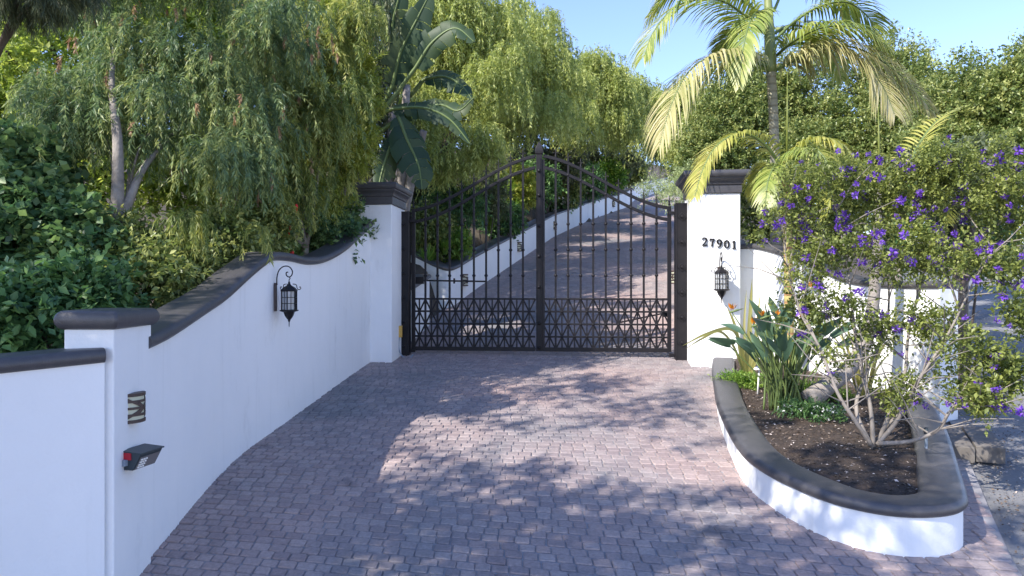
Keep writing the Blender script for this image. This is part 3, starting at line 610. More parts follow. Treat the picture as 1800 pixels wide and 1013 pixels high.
step_light((rx(13.35) - 0.06, 13.5, gz(13.4) + 0.95), R(185), 1.1, 'step light on the inner wall glimpsed beside the right hinge post', 'step lights along the retaining wall')

# house number 27901 in heavy serif figures
DIG = {'2': [[(0.02, 0.78, .10), (0.10, 0.95, .13), (0.30, 1.0, .13), (0.50, 0.86, .2), (0.50, 0.66, .2), (0.30, 0.36, .14), (0.03, 0.08, .12)], [(0.02, 0.07, .14), (0.58, 0.07, .16)], [(0.58, 0.06, .07), (0.60, 0.28, .06)]],
       '7': [[(0.03, 0.92, .17), (0.60, 0.92, .15)], [(0.04, 0.95, .06), (0.04, 0.70, .06)], [(0.57, 0.90, .10), (0.36, 0.52, .16), (0.28, 0.03, .2)]],
       '9': [[(0.30, 0.98, .12), (0.08, 0.84, .18), (0.08, 0.58, .18), (0.30, 0.44, .12), (0.50, 0.58, .14), (0.53, 0.78, .18), (0.30, 0.98, .12)], [(0.54, 0.74, .2), (0.48, 0.34, .2), (0.30, 0.06, .13), (0.08, 0.10, .15)]],
       '0': [[(0.30, 0.98, .10), (0.08, 0.76, .19), (0.07, 0.5, .2), (0.08, 0.24, .19), (0.30, 0.02, .10), (0.52, 0.24, .19), (0.53, 0.5, .2), (0.52, 0.76, .19), (0.30, 0.98, .10)]],
       '1': [[(0.30, 1.0, .2), (0.30, 0.05, .2)], [(0.08, 0.82, .08), (0.30, 0.97, .12)], [(0.08, 0.05, .10), (0.52, 0.05, .10)]]}
hn = tag(empty('house_number', W(1266, 427, 10.29), R(-7)), 'black metal figures 27901 mounted on the right gate pillar', 'house number')
for i, ch in enumerate('27901'):
    mb = MB()
    for st_ in DIG[ch]:
        P = cat(st_, 5) if len(st_) > 2 else [np.array(p, float) for p in st_]
        rg = []
        for j, p in enumerate(P):
            t = Vector(P[min(j+1, len(P)-1)][:2]) - Vector(P[max(j-1, 0)][:2]); t.normalize(); nn = Vector((-t.y, t.x)) * p[2] / 2
            rg.append([((p[0]+nn.x)*0.122, -0.0, (p[1]+nn.y)*0.122), ((p[0]-nn.x)*0.122, 0.0, (p[1]-nn.y)*0.122), ((p[0]-nn.x)*0.122, 0.016, (p[1]-nn.y)*0.122), ((p[0]+nn.x)*0.122, 0.016, (p[1]+nn.y)*0.122)])
        mb.rings(rg)
    o = mb.build('digit', M['iron'], hn); o.location = (-0.265 + 0.108 * i, -0.005, -0.045 - 0.012 * i)

# timber sleeper, stakes in the bed
root = tag(empty('timber_sleeper', (4.42, 6.62, gz(6.62)), R(-24)), 'weathered timber sleeper of two boards lying beside the right edge of the planter', 'timber'); root.rotation_euler = (R(5), 0, R(-24))
for sx in (-1, 1): MB().box((sx * 0.118, 0.012 * sx, 0.05 + 0.006 * sx), (0.228, 0.70, 0.15)).build('plank', M['timber'], root, bevel=0.006)
root = tag(empty('garden_spike_light', (2.93, 8.15, soil_z(2.93, 8.15))), 'thin white path light on a stake beside the bird of paradise', 'garden light')
MB().tube([(0, 0, -0.05), (0.02, 0, 0.30)], 0.010, 8).build('stake', M['white'], root, smooth=True); MB().lathe([(0.045, 0.29), (0.045, 0.30), (0.02, 0.325), (0.005, 0.33)], n=12).build('cap', M['white'], root)
root = tag(empty('sprinkler_riser', W(1628, 790, 5.75)), 'slim dark sprinkler riser at the right rim of the planter', 'sprinkler')
MB().tube([(0, 0, -0.1), (0, 0, 0.14)], 0.012, 8).build('pipe', M['greybox'], root); MB().lathe([(0.017, 0.13), (0.019, 0.15), (0.015, 0.18), (0.006, 0.185)], n=10).build('nozzle', M['black'], root)

for p in (collar_me, fin_me, bolt_me, hub_me, diamond_me): bpy.data.objects.remove(p)
#PLANTS
# ------------------------------------------------------------------ plant builders (numpy)
def unit(a): return a / np.maximum(np.linalg.norm(a, axis=-1, keepdims=True), 1e-9)
def rdir(n): return unit(rng.normal(size=(n, 3)))
def leaves(name, parent, mat, P, D, L, Wd, v, fold=0.12, origin=(0, 0, 0), kind=None):
    n = len(P); P = P - np.array(origin); U = rdir(n) * 0.8 + np.array([0, 0, 1.0])
    S_ = unit(np.cross(D, U)); N_ = np.cross(S_, D); L = np.broadcast_to(np.asarray(L, float), (n,))[:, None]; Wd = np.broadcast_to(np.asarray(Wd, float), (n,))[:, None]
    V_ = np.empty((n, 4, 3)); V_[:, 0] = P; mid = P + D * L * 0.45
    V_[:, 1] = mid + S_ * Wd * 0.5 + N_ * Wd * fold; V_[:, 3] = mid - S_ * Wd * 0.5 + N_ * Wd * fold; V_[:, 2] = P + D * L - np.array([0, 0, 0.06]) * L
    b = (np.arange(n) * 4)[:, None]; T = np.concatenate([b + np.array([0, 1, 2]), b + np.array([0, 2, 3])], axis=1).reshape(-1)
    return raw_mesh(name, parent, mat, V_.reshape(-1, 3), T, np.repeat(v, 2), kind)
def raw_mesh(name, parent, mat, V_, T, v, kind=None):
    me = bpy.data.meshes.new(name); nt = len(T) // 3
    me.vertices.add(len(V_)); me.vertices.foreach_set('co', np.ascontiguousarray(V_, np.float32).reshape(-1))
    me.loops.add(len(T)); me.loops.foreach_set('vertex_index', T.astype(np.int32))
    me.polygons.add(nt); me.polygons.foreach_set('loop_start', np.arange(0, nt * 3, 3, dtype=np.int32))
    try: me.polygons.foreach_set('loop_total', np.full(nt, 3, dtype=np.int32))
    except Exception: pass
    me.update(calc_edges=True)
    at = me.attributes.new('v', 'FLOAT', 'FACE'); at.data.foreach_set('value', np.asarray(v, np.float32))
    o = link(name, me, mat, parent)
    if kind: o['kind'] = kind
    return o
def blob_points(blobs, n, shell=0.55, up=0.0):
    B = np.array([b[:6] for b in blobs], float); w = np.array([(b[3]*b[4]+b[4]*b[5]+b[3]*b[5]) for b in blobs]); w /= w.sum()
    i = rng.choice(len(B), n, p=w); d = unit(rng.normal(size=(n, 3)) + np.array([0, 0, up])); r_ = shell + (1 - shell) * rng.random(n) ** 0.7
    lump = 1 + 0.16 * np.sin(d[:, 0] * 5 + i) * np.sin(d[:, 1] * 4.3 + 2 * i) + 0.12 * np.sin(d[:, 2] * 7 + i * 3)
    return B[i, :3] + d * B[i, 3:] * (r_ * lump)[:, None], d, i
def bushy(blobs, ntw, nl, tl, ll, lw, shell=0.55, up=0.2, droop=0.15, spread=0.9):
    """leafy twigs: short shoots pointing outwards from the boughs, leaves set around each"""
    p, d, i = blob_points(blobs, ntw, shell, up); td = unit(d + rng.normal(size=d.shape) * 0.55 + np.array([0, 0, 0.25]))
    t = rng.random((ntw, nl)); P = p[:, None] + td[:, None] * (t * tl)[..., None] + rng.normal(size=(ntw, nl, 3)) * tl * 0.10
    D = unit(td[:, None] * 0.55 + rdir(ntw * nl).reshape(ntw, nl, 3) * spread + np.array([0, 0, -droop]))
    v = np.clip(0.5 + rng.normal(size=(ntw, 1)) * 0.18 + rng.normal(size=(ntw, nl)) * 0.14 + (t - 0.5) * 0.3, 0, 1)
    n = ntw * nl; k = rng.uniform(0.5, 1.4, n); return P.reshape(n, 3), D.reshape(n, 3), ll * k, lw * k, v.reshape(n)
def weeping(blobs, nst, nl, length, ll, lw, shell=0.4, out=0.35, rise=0.15, side=0.75):
    """hanging shoots: leave the bough outwards, then drop; narrow leaves all along"""
    p, d, i = blob_points(blobs, nst, shell, 0.1); d = d.copy(); d[:, 2] = 0; o_ = unit(d + rng.normal(size=d.shape) * 0.5 * np.array([1, 1, 0]))
    Ln = length * rng.uniform(0.55, 1.25, nst)[:, None]; t = rng.random((nst, nl)) ** 0.9; oo = out * rng.uniform(0.3, 1.5, nst)[:, None]
    hx = oo * (1 - np.exp(-2.2 * t)) * Ln; hz = (rise * 2 * t * (1 - t) - (1 - 0.3 * oo) * t ** 1.5) * Ln
    P = p[:, None] + o_[:, None] * hx[..., None]; P[..., 2] += hz
    tg = o_[:, None] * (oo * 2.2 * np.exp(-2.2 * t) * Ln)[..., None]; tg[..., 2] += (rise * 2 * (1 - 2 * t) - 1.5 * t ** 0.5) * Ln; tg = unit(tg)
    D = unit(tg * 0.85 + rdir(nst * nl).reshape(nst, nl, 3) * side * 0.7 + np.array([0, 0, -0.1]))
    v = np.clip(0.48 + rng.normal(size=(nst, 1)) * 0.18 + rng.normal(size=(nst, nl)) * 0.13 + (t - 0.5) * 0.22, 0, 1)
    n = nst * nl; k = rng.uniform(0.7, 1.25, n); return P.reshape(n, 3), D.reshape(n, 3), ll * k, lw * k, v.reshape(n)
def PB(px, py, d, rpx, rpy, rd=None):
    c = W(px, py, d); return (c.x, c.y, c.z, rpx / 1200 * d, (rd if rd else rpx / 1200 * d * 0.8), rpy / 1200 * d)
def trunk_mesh(mb_, base, tips, r0, wob=0.06, seed=0, n=8):
    """main stem from base through fork, then limbs to every tip"""
    rnd = random.Random(seed); base = Vector(base); cen = sum((Vector(t) for t in tips), Vector()) / len(tips)
    fork = base.lerp(cen, 0.45); fork.x = lerp(base.x, cen.x, 0.25); fork.y = lerp(base.y, cen.y, 0.25)
    j = lambda s: Vector((rnd.uniform(-s, s), rnd.uniform(-s, s), 0))
    st_ = [base + Vector((0, 0, -0.3)), base + (fork - base) * 0.35 + j(wob), base + (fork - base) * 0.7 + j(wob), fork]
    P = cat(st_, 4); mb_.tube(P, [lerp(r0 * (1.25 if i < 2 else 1), r0 * 0.7, i / (len(P) - 1)) for i in range(len(P))], n)
    for t in tips:
        t = Vector(t); m = fork.lerp(t, 0.5) + j(wob * 2) + Vector((0, 0, (t - fork).length * 0.08)); P = cat([fork + (fork - base) * -0.04, m, t], 5)
        mb_.tube(P, [lerp(r0 * 0.6, r0 * 0.12, i / (len(P) - 1)) for i in range(len(P))], 6)
    return mb_
def tree(name, label, base, blobs, data, mat, bark, r0, cat_='tree', group=None, crown='crown', seed=0, stem='trunk', ntip=None):
    base = Vector(base); root = tag(empty(name, base), label, cat_, group); off = tuple(base)
    local(trunk_mesh(MB(), base, [b[:3] for b in blobs][:ntip], r0, 0.06, seed), off).build(stem, bark, root, smooth=True)
    P, D, L, Wd, v = data; leaves(crown, root, mat, P, D, L, Wd, v, origin=off, kind=None); return root
def cat_data(*ds): return tuple(np.concatenate([d[k] for d in ds]) for k in range(5))
def shrub(name, label, base, blobs, mat, ntw, nl, tl, ll, lw, group=None, stemmat=None, **kw):
    base = Vector(base); root = tag(empty(name, base), label, 'shrub', group); off = tuple(base)
    mb_ = MB()
    for b in blobs: mb_.tube(cat([tuple(base + Vector((0, 0, -0.15))), tuple(base.lerp(Vector(b[:3]), 0.5) + Vector((0.05, 0, 0.05))), b[:3]], 4), [0.025 - 0.0018 * i for i in range(9)], 6)
    local(mb_, off).build('stems', stemmat or M['bark_dark'], root, smooth=True)
    P, D, L, Wd, v = bushy(blobs, ntw, nl, tl, ll, lw, **kw); leaves('foliage', root, mat, P, D, L, Wd, v, origin=off); return root
def straps(name, label, base, mat, n, length, width, group=None, lean=0.5, cat_='plant', flowers=0, seed=1, arch_=1.0):
    """clump of arching strap leaves, every leaf a tapering ribbon of five segments"""
    r_ = np.random.default_rng(seed); base = Vector(base); root = tag(empty(name, base), label, cat_, group); ns = 6; V_ = []; T = []; vv_ = []
    for i in range(n):
        a = r_.uniform(0, 2 * math.pi); ln = length * r_.uniform(0.6, 1.15); le = lean * r_.uniform(0.3, 1.3); d = np.array([math.cos(a), math.sin(a), 0]); sd = np.array([-math.sin(a), math.cos(a), 0]); o = d * r_.uniform(0, 0.08 * length) 
        b0 = len(V_); w = width * r_.uniform(0.7, 1.2)
        for k in range(ns):
            t = k / (ns - 1); p = o + d * ln * le * t ** 1.4 + np.array([0, 0, ln * (t - 0.45 * arch_ * le * 1.6 * t * t)]); ww = w * (1 - t ** 2.2) + 0.002
            V_ += [p + sd * ww / 2, p - sd * ww / 2]
        for k in range(ns - 1):
            q = b0 + 2 * k; T += [q, q + 1, q + 3, q, q + 3, q + 2]; vv_ += [min(1, max(0, 0.5 + r_.normal() * 0.22))] * 2
    raw_mesh('leaf_clump', root, mat, np.array(V_), np.array(T), np.array(vv_)); 
    return root

def clump(blobs, k, f, seed=0):
    """break each bough volume into k smaller tufts over its surface"""
    r_ = np.random.default_rng(seed + 500); out = []
    for b in blobs:
        for _ in range(k):
            d = r_.normal(size=3); d /= np.linalg.norm(d); q = r_.uniform(0.45, 0.95); ff = f * r_.uniform(0.7, 1.3)
            out.append((b[0] + d[0]*b[3]*q, b[1] + d[1]*b[4]*q, b[2] + d[2]*b[5]*q, b[3]*ff, b[4]*ff, b[5]*ff))
    return out
def dwall(px):
    for d in np.arange(14.5, 56, 0.1):
        if lx(d) / d >= (px - 900) / 1200: return float(d)
    return 56.0
# ------------------------------------------------------------------ left bank: bottlebrushes and the trees behind them
tz = lambda x, y: terrain_z(x, y)
bb = [PB(160, 130, 7.4, 105, 75), PB(290, 70, 8.0, 130, 80), PB(300, 190, 7.3, 110, 65), PB(130, 205, 6.9, 70, 50), PB(420, 150, 7.8, 100, 90), PB(395, 285, 7.2, 85, 45), PB(250, -60, 8.0, 170, 70), PB(500, 40, 8.2, 90, 80)]
x, y = -3.9, 6.75
root = tree('bottlebrush_tree', 'weeping grey-green bottlebrush tree with a pale grey trunk behind the long wall', (x, y, tz(x, y)), bb, weeping(clump(bb, 9, 0.38, 1), 2000, 46, 0.50, 0.075, 0.0125, shell=0.1, out=0.6, rise=0.25, side=1.0), M['bottlebrush'], M['bark_grey'], 0.030, seed=3, ntip=3)
shoot = weeping(bb, 80, 30, 0.16, 0.06, 0.010, shell=0.9); leaves('new_shoots', root, M['pink'], *shoot[:2], *shoot[2:4], shoot[4], origin=tuple(root.location))
mb = MB().tube(cat([(x, y, tz(x, y) - 0.3), W(203, 430, 6.7), W(207, 340, 6.7), W(206, 240, 6.75), W(196, 150, 7.2), W(205, 60, 7.7)], 5), [0.088 - 0.0028 * i for i in range(26)], 10)
local(mb, root.location).build('main_stem', M['bark_grey'], root, smooth=True)
mb = MB().tube(cat([W(212, 395, 6.7), W(228, 350, 6.75), W(250, 300, 6.9), W(290, 250, 7.3), W(350, 190, 8.0)], 5), [0.055 - 0.0022 * i for i in range(21)], 8)
local(mb, root.location).build('side_limb', M['bark_grey'], root, smooth=True)
bc = [PB(510, 130, 9.4, 100, 95), PB(555, 205, 9.2, 55, 60), PB(480, 250, 8.9, 80, 60), PB(515, 335, 8.9, 50, 35), PB(440, 340, 8.4, 50, 35), PB(540, 20, 9.6, 110, 80)]
x, y = -2.85, 9.7
root = tree('bottlebrush_tree', 'yellow-green weeping bottlebrush tree with red brushes nearest the left gate pillar', (x, y, tz(x, y)), bc, weeping(clump(bc, 9, 0.38, 2), 1900, 44, 0.50, 0.08, 0.0140, shell=0.1, out=0.55, rise=0.25, side=1.0), M['bottlebrush2'], M['bark_grey'], 0.06, seed=8)
shoot = weeping(bc, 90, 30, 0.18, 0.06, 0.011, shell=0.9); leaves('new_shoots', root, M['pink'], *shoot[:2], *shoot[2:4], shoot[4], origin=tuple(root.location))
for px, py in ((509, 405), (498, 366), (520, 367), (513, 448), (655, 392)):
    if px < 600:
        p = W(px, py, 8.5); o = MB().lathe([(0.006, -0.06), (0.022, -0.045), (0.024, 0.03), (0.012, 0.055), (0.003, 0.06)], n=9).build('flower_brush', M['redfl'], root, smooth=True); o.location = p - root.location; o.rotation_euler = (0.3, 0.25, 0)
# sprig drooping on to the coping
sprig = [PB(452, 398, 6.9, 14, 10), PB(330, 380, 6.6, 40, 14), PB(600, 300, 9.6, 20, 20)]
sd = weeping(sprig, 46, 60, 0.40, 0.08, 0.012); leaves('low_sprigs', root, M['bottlebrush2'], *sd[:2], *sd[2:4], sd[4], origin=tuple(root.location))

fb = [PB(622, 185, 10.2, 36, 50), PB(592, 245, 10.0, 40, 45), PB(618, 262, 9.9, 26, 32), PB(572, 330, 9.8, 28, 35), PB(600, 130, 10.6, 50, 60), PB(560, 60, 11, 60, 60)]
x, y = -2.75, 10.5
tree('feathery_conifer', 'feathery yellow-green tree overhanging the left gate pillar cap', (x, y, tz(x, y)), fb, bushy(fb, 1700, 34, 0.26, 0.075, 0.018, shell=0.5, up=-0.1, spread=0.6, droop=0.25), M['feather'], M['bark_grey'], 0.06, seed=4)
db = [PB(590, 60, 12.5, 110, 110), PB(640, 150, 12.8, 80, 80), PB(660, 250, 12.5, 60, 70), PB(540, -60, 13, 130, 70)]
x, y = -3.2, 13.2
tree('dark_tree', 'dusky olive-green tree behind the yellow-green feathery tree', (x, y, tz(x, y)), db, weeping(clump(db, 8, 0.4, 5) + db, 1900, 36, 0.4, 0.10, 0.022), M['darktree'], M['bark_dark'], 0.12, seed=5)
b1 = [PB(60, 130, 12, 150, 120), PB(-80, 180, 11.5, 130, 140), PB(10, 90, 9.5, 60, 70), PB(70, 40, 10, 70, 50), PB(230, 60, 13, 170, 120), PB(120, 300, 11, 160, 100), PB(300, 260, 12, 150, 120), PB(20, -40, 12, 160, 80)]
x, y = -7.2, 12.2
tree('leafy_tree', 'bright sunlit broadleaf tree at the far left behind the bottlebrushes', (x, y, tz(x, y)), b1, bushy(clump(b1, 8, 0.4, 3) + b1, 4800, 18, 0.35, 0.10, 0.045), M['backlit'], M['bark_dark'], 0.14, seed=6, group='trees closing the left bank')
b2 = [PB(430, 120, 13.5, 130, 120), PB(400, 320, 12.5, 140, 90), PB(540, 300, 13, 110, 90), PB(520, 420, 11.5, 100, 60), PB(400, -30, 14, 170, 90)]
x, y = -5.2, 13.6
tree('leafy_tree', 'bright broadleaf tree showing yellow between the two bottlebrushes', (x, y, tz(x, y)), b2, bushy(clump(b2, 8, 0.4, 4) + b2, 3200, 18, 0.35, 0.10, 0.045), M['backlit'], M['bark_dark'], 0.14, seed=7, group='trees closing the left bank')
# dark pine bough in the top left corner
pb = [PB(40, -20, 5.6, 70, 30), PB(100, -45, 5.8, 60, 30)]; x, y = -5.6, 6.2
tree('pine_tree', 'dark needled pine bough hanging into the top left corner', (x, y, tz(x, y)), pb, weeping(pb, 260, 60, 0.22, 0.10, 0.006, out=0.7), M['darktree'], M['bark_dark'], 0.10, seed=2)
# shrubs against the wall
sh = [([PB(60, 420, 6.3, 90, 80), PB(30, 320, 6.6, 70, 60), PB(130, 480, 6.0, 60, 50)], 'ivy', 'large dusky ivy-leaved shrub at the left edge behind the keypad pillar', 1200, 14, 0.26, 0.085, 0.062),
      ([PB(60, 560, 5.2, 90, 55), PB(150, 530, 5.5, 60, 50), PB(-20, 600, 4.9, 60, 50)], 'shrub', 'glossy leafy shrub directly behind the low coping at the left edge', 700, 14, 0.20, 0.075, 0.042),
      ([PB(240, 500, 6.2, 80, 55), PB(200, 440, 6.6, 60, 50), PB(300, 470, 6.8, 50, 45)], 'hedge', 'leafy shrub at the foot of the pale grey trunk', 950, 14, 0.20, 0.06, 0.032),
      ([PB(380, 440, 7.6, 80, 55), PB(330, 500, 6.9, 45, 35), PB(450, 410, 8.4, 60, 50)], 'hedge', 'bright shrub behind the rise of the long wall', 800, 16, 0.2, 0.06, 0.034),
      ([PB(560, 415, 9.9, 60, 45), PB(600, 400, 10.6, 40, 45), PB(510, 420, 9.8, 50, 40)], 'ivy', 'dark low shrub behind the dip of the long wall', 600, 14, 0.2, 0.08, 0.05)]
for i, (bl, mt, lab, ntw, nl, tl, ll, lw) in enumerate(sh):
    bx_ = sum(b[0] for b in bl) / 3; by_ = sum(b[1] for b in bl) / 3
    shrub('leafy_shrub', lab, (bx_, by_ + 0.1, tz(bx_, by_)), bl, M[mt], ntw, nl, tl, ll, lw, group='shrubs behind the long wall')

# ------------------------------------------------------------------ giant white bird of paradise behind the left pillar
def banana_leaf(root, pts, width, seed, pet=None, tilt=0.0):
    """petiole + torn paddle blade along a midrib curve (world points)"""
    r_ = np.random.default_rng(seed); off = np.array(root.location); P = [np.array(p) for p in cat([tuple(p) for p in pts], 9)]; m = len(P); V_ = []; T = []; vv_ = []
    view = np.array([0.25, -1, 0.35]); view = view / np.linalg.norm(view)
    for s_ in (-1, 1):
        k = 0
        while k < m - 1:
            seg = int(r_.integers(2, 6)); e = min(m - 1, k + seg); b0 = len(V_); drop = r_.uniform(0.05, 0.5); jag = r_.uniform(0.82, 1.08); shade = float(np.clip(0.5 + r_.normal() * 0.2, 0, 1))
            for i in range(k, e + 1):
                t = i / (m - 1); tg = P[min(i+1, m-1)] - P[max(i-1, 0)]; tg /= np.linalg.norm(tg); sd = np.cross(tg, view); sd /= np.linalg.norm(sd)
                w = width * (math.sin(math.pi * (0.06 + 0.94 * t) ** 0.75) ** 0.7) * 0.5; nn = np.cross(sd, tg)
                gp = (0.010 if i == k else (-0.010 if i == e else 0.0)) * r_.uniform(0.2, 2.2); V_ += [P[i] - off, P[i] + sd * s_ * w * 0.55 + nn * 0.10 * w + tg * (w * 0.16 + gp * 0.4) - off, P[i] + sd * s_ * w * jag + tg * (w * 0.34 + gp) - np.array([0, 0, drop * w]) - off]
            for i in range(e - k):
                a = b0 + 3 * i
                for u in (0, 1): T += [a+u, a+u+1, a+u+4, a+u, a+u+4, a+u+3]; vv_ += [shade] * 2
            k = e
    o = raw_mesh('leaf', root, M['banana'], np.array(V_), np.array(T), np.array(vv_))
    rib = P if pet is None else [np.array(p) for p in cat([tuple(q) for q in pet] + [tuple(P[0])], 5)] + P[1:]
    mb_ = MB().tube([tuple(p - off) for p in rib], [lerp(0.042, 0.008, i / (len(rib) - 1)) for i in range(len(rib))], 6)
    mb_.build('midrib', M['petiole'], o, smooth=True); return o
x, y = -2.4, 12.6
gb = tag(empty('giant_bird_of_paradise', (x, y, tz(x, y))), 'tall giant bird of paradise with torn banana-like leaves above the left gate pillar', 'plant')
mb = MB()
for bpx, tpx, tpy in ((668, 690, 190), (690, 715, 150), (700, 745, 230)): mb.tube(cat([W(bpx, 420, 12.4), W((bpx + tpx) / 2 + 4, 300, 12.4), W(tpx, tpy, 12.4)], 5), [0.11 - 0.004 * i for i in range(11)], 8)
local(mb, gb.location).build('stem', M['bark_grey'], gb, smooth=True)
LV = [([(700, 215), (735, 175), (775, 130)], [(775, 130), (800, 95), (835, 60), (862, 70)], 0.75, 12.2), ([(668, 200), (690, 150)], [(690, 150), (705, 90), (735, 30), (760, -20)], 0.95, 12.3),
      ([(660, 210), (700, 160), (730, 120)], [(730, 120), (760, 75), (800, 50), (835, 75)], 0.8, 12.0), ([(665, 235), (705, 205)], [(705, 205), (770, 185), (805, 195), (833, 172)], 0.55, 11.9),
      ([(660, 205), (690, 192)], [(690, 192), (745, 190), (790, 210), (828, 255)], 0.55, 11.8), ([(690, 240), (700, 205)], [(700, 205), (715, 245), (735, 290), (742, 335)], 0.95, 11.7),
      ([(690, 215), (695, 235)], [(693, 240), (682, 270), (672, 300), (664, 335)], 0.70, 11.75), ([(700, 180), (715, 120)], [(715, 120), (730, 60), (790, 10), (830, 15)], 0.6, 12.5),
      ([(720, 170), (745, 140)], [(745, 140), (780, 135), (810, 150), (830, 175)], 0.6, 12.6), ([(690, 160), (700, 110)], [(700, 110), (690, 50), (700, 0), (715, -60)], 0.8, 12.7)]
for i, (pe, bl, w, d) in enumerate(LV):
    if i in (0, 7): continue
    n = len(bl); banana_leaf(gb, [W(px, py, d - 0.12 * k) for k, (px, py) in enumerate(bl)], w * 0.68, 40 + i, pet=[W(px, py, d + 0.1) for px, py in pe[:-1]])

# ------------------------------------------------------------------ pepper trees along the drive
PT = [([PB(770, 60, 17, 95, 100), PB(840, 150, 16.5, 90, 90), PB(800, 250, 15.8, 80, 50), PB(880, 40, 18, 90, 70), PB(740, 200, 16, 50, 90)], (-2.2, 17), 'nearest weeping pepper tree, behind the spear tip of the gate'),
      ([PB(900, 110, 20, 90, 90), PB(960, 90, 21, 70, 70), PB(930, 200, 19.5, 90, 55), PB(990, 180, 20.5, 65, 60), PB(920, 30, 21, 60, 40)], (-1.0, 21.2), 'tallest weeping pepper tree against the sky left of centre'),
      ([PB(1045, 130, 26, 60, 55), PB(1010, 200, 24.5, 60, 45), PB(1080, 190, 26, 55, 50)], (0.9, 27.5), 'rounded weeping pepper tree, middle of the row up the drive'),
      ([PB(1110, 165, 33, 45, 45), PB(1140, 190, 35, 35, 45), PB(1095, 225, 31, 45, 35), PB(1150, 235, 37, 30, 35)], (4.4, 36.5), 'farthest weeping pepper tree at the head of the drive')]
for i, (bl, (x, y), lab) in enumerate(PT):
    k = [1.0, 1.0, 1.15, 1.4][i]
    data = weeping(clump(bl, 11, 0.34, 20 + i) + bl[:1], [4200, 4200, 3000, 2200][i], 24, [0.62, 0.65, 0.75, 0.9][i], 0.10 * k, 0.027 * k, shell=0.3, out=0.45, rise=0.2, side=1.1)
    tree('pepper_tree', lab, (x, y, tz(x, y)), bl, data, M['pepper'], M['bark_dark'], 0.20, seed=20 + i, group='pepper trees lining the drive')
# shade mass far behind
bl = [PB(820, 200, 26, 130, 120), PB(960, 230, 32, 110, 60), PB(700, 120, 24, 120, 130), PB(560, 120, 20, 120, 160)]
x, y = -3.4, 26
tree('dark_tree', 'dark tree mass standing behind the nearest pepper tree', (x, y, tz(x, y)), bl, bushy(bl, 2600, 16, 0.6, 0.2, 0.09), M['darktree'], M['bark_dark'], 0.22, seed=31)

# ------------------------------------------------------------------ planting above the retaining wall
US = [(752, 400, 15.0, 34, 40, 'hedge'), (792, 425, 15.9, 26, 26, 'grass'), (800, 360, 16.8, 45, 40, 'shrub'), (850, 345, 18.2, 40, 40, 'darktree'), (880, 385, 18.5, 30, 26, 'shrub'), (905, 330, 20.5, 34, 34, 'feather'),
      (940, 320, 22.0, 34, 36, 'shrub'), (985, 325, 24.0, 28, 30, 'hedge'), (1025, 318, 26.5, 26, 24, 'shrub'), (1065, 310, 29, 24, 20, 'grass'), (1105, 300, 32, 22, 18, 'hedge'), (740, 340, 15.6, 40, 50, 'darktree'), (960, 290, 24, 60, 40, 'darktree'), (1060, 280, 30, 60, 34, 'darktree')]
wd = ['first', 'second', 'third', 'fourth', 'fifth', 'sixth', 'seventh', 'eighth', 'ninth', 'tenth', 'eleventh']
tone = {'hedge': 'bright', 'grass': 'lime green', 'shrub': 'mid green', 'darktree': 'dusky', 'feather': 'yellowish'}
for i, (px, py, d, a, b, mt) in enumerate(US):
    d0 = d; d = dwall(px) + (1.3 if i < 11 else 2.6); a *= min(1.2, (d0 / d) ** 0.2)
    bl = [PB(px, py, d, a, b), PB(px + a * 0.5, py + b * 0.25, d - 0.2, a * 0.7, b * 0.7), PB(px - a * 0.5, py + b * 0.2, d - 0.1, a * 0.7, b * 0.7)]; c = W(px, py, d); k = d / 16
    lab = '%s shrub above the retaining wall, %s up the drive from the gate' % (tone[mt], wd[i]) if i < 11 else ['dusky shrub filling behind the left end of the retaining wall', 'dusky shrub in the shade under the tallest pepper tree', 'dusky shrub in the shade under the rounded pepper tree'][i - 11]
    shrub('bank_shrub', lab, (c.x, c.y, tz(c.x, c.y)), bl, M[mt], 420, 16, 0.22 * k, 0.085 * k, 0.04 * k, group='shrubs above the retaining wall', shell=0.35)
for i, (px, py, d, s_) in enumerate(((760, 462, 15.4, 1.0), (815, 425, 16.9, 0.9), (790, 440, 16.2, 0.9), (868, 400, 18.8, 0.9), (905, 378, 20.6, 1.0), (890, 350, 20.5, 1.2), (1010, 335, 26.0, 1.1))):
    d = dwall(px) + 0.7; c = W(px, py, d); s_ *= d / 18; straps('strap_leaf_clump', 'arching strap-leaved clump on the bank above the retaining wall, %s from the gate' % wd[i], (c.x - 0.1, c.y, c.z - 0.1), M['grass'], 130, 0.75 * s_, 0.035 * s_, 'strap-leaved clumps on the bank', 0.7, seed=60 + i)
dw_ = dwall(990) + 0.9; c = W(975, 355, dw_); root = tag(empty('white_flowering_shrub', (c.x, c.y, c.z - 0.5)), 'low shrub dotted with white flowers above the retaining wall', 'shrub')
bl = [PB(975, 358, dw_, 24, 14), PB(1000, 350, dw_ + 0.5, 16, 12)]; d_ = bushy(bl, 380, 14, 0.25, 0.10, 0.045); leaves('foliage', root, M['shrub'], *d_[:2], d_[2], d_[3], d_[4], origin=tuple(root.location))
d_ = bushy(bl, 150, 4, 0.1, 0.09, 0.075, shell=0.95); leaves('flowers', root, M['whitefl'], *d_[:2], d_[2], d_[3], d_[4], origin=tuple(root.location), kind='stuff')
bl = [PB(1150, 338, 16, 30, 18), PB(1185, 345, 15.2, 24, 22), PB(1205, 320, 15.5, 25, 25)]
x, y = 4.15, 15.3; shrub('silver_shrub', 'pale silvery shrub leaning over the drive behind the right hinge post', (x, y, gz(y) + 1.0), bl, M['silver'], 300, 22, 0.22, 0.055, 0.016, shell=0.3, stemmat=M['bark_grey'])

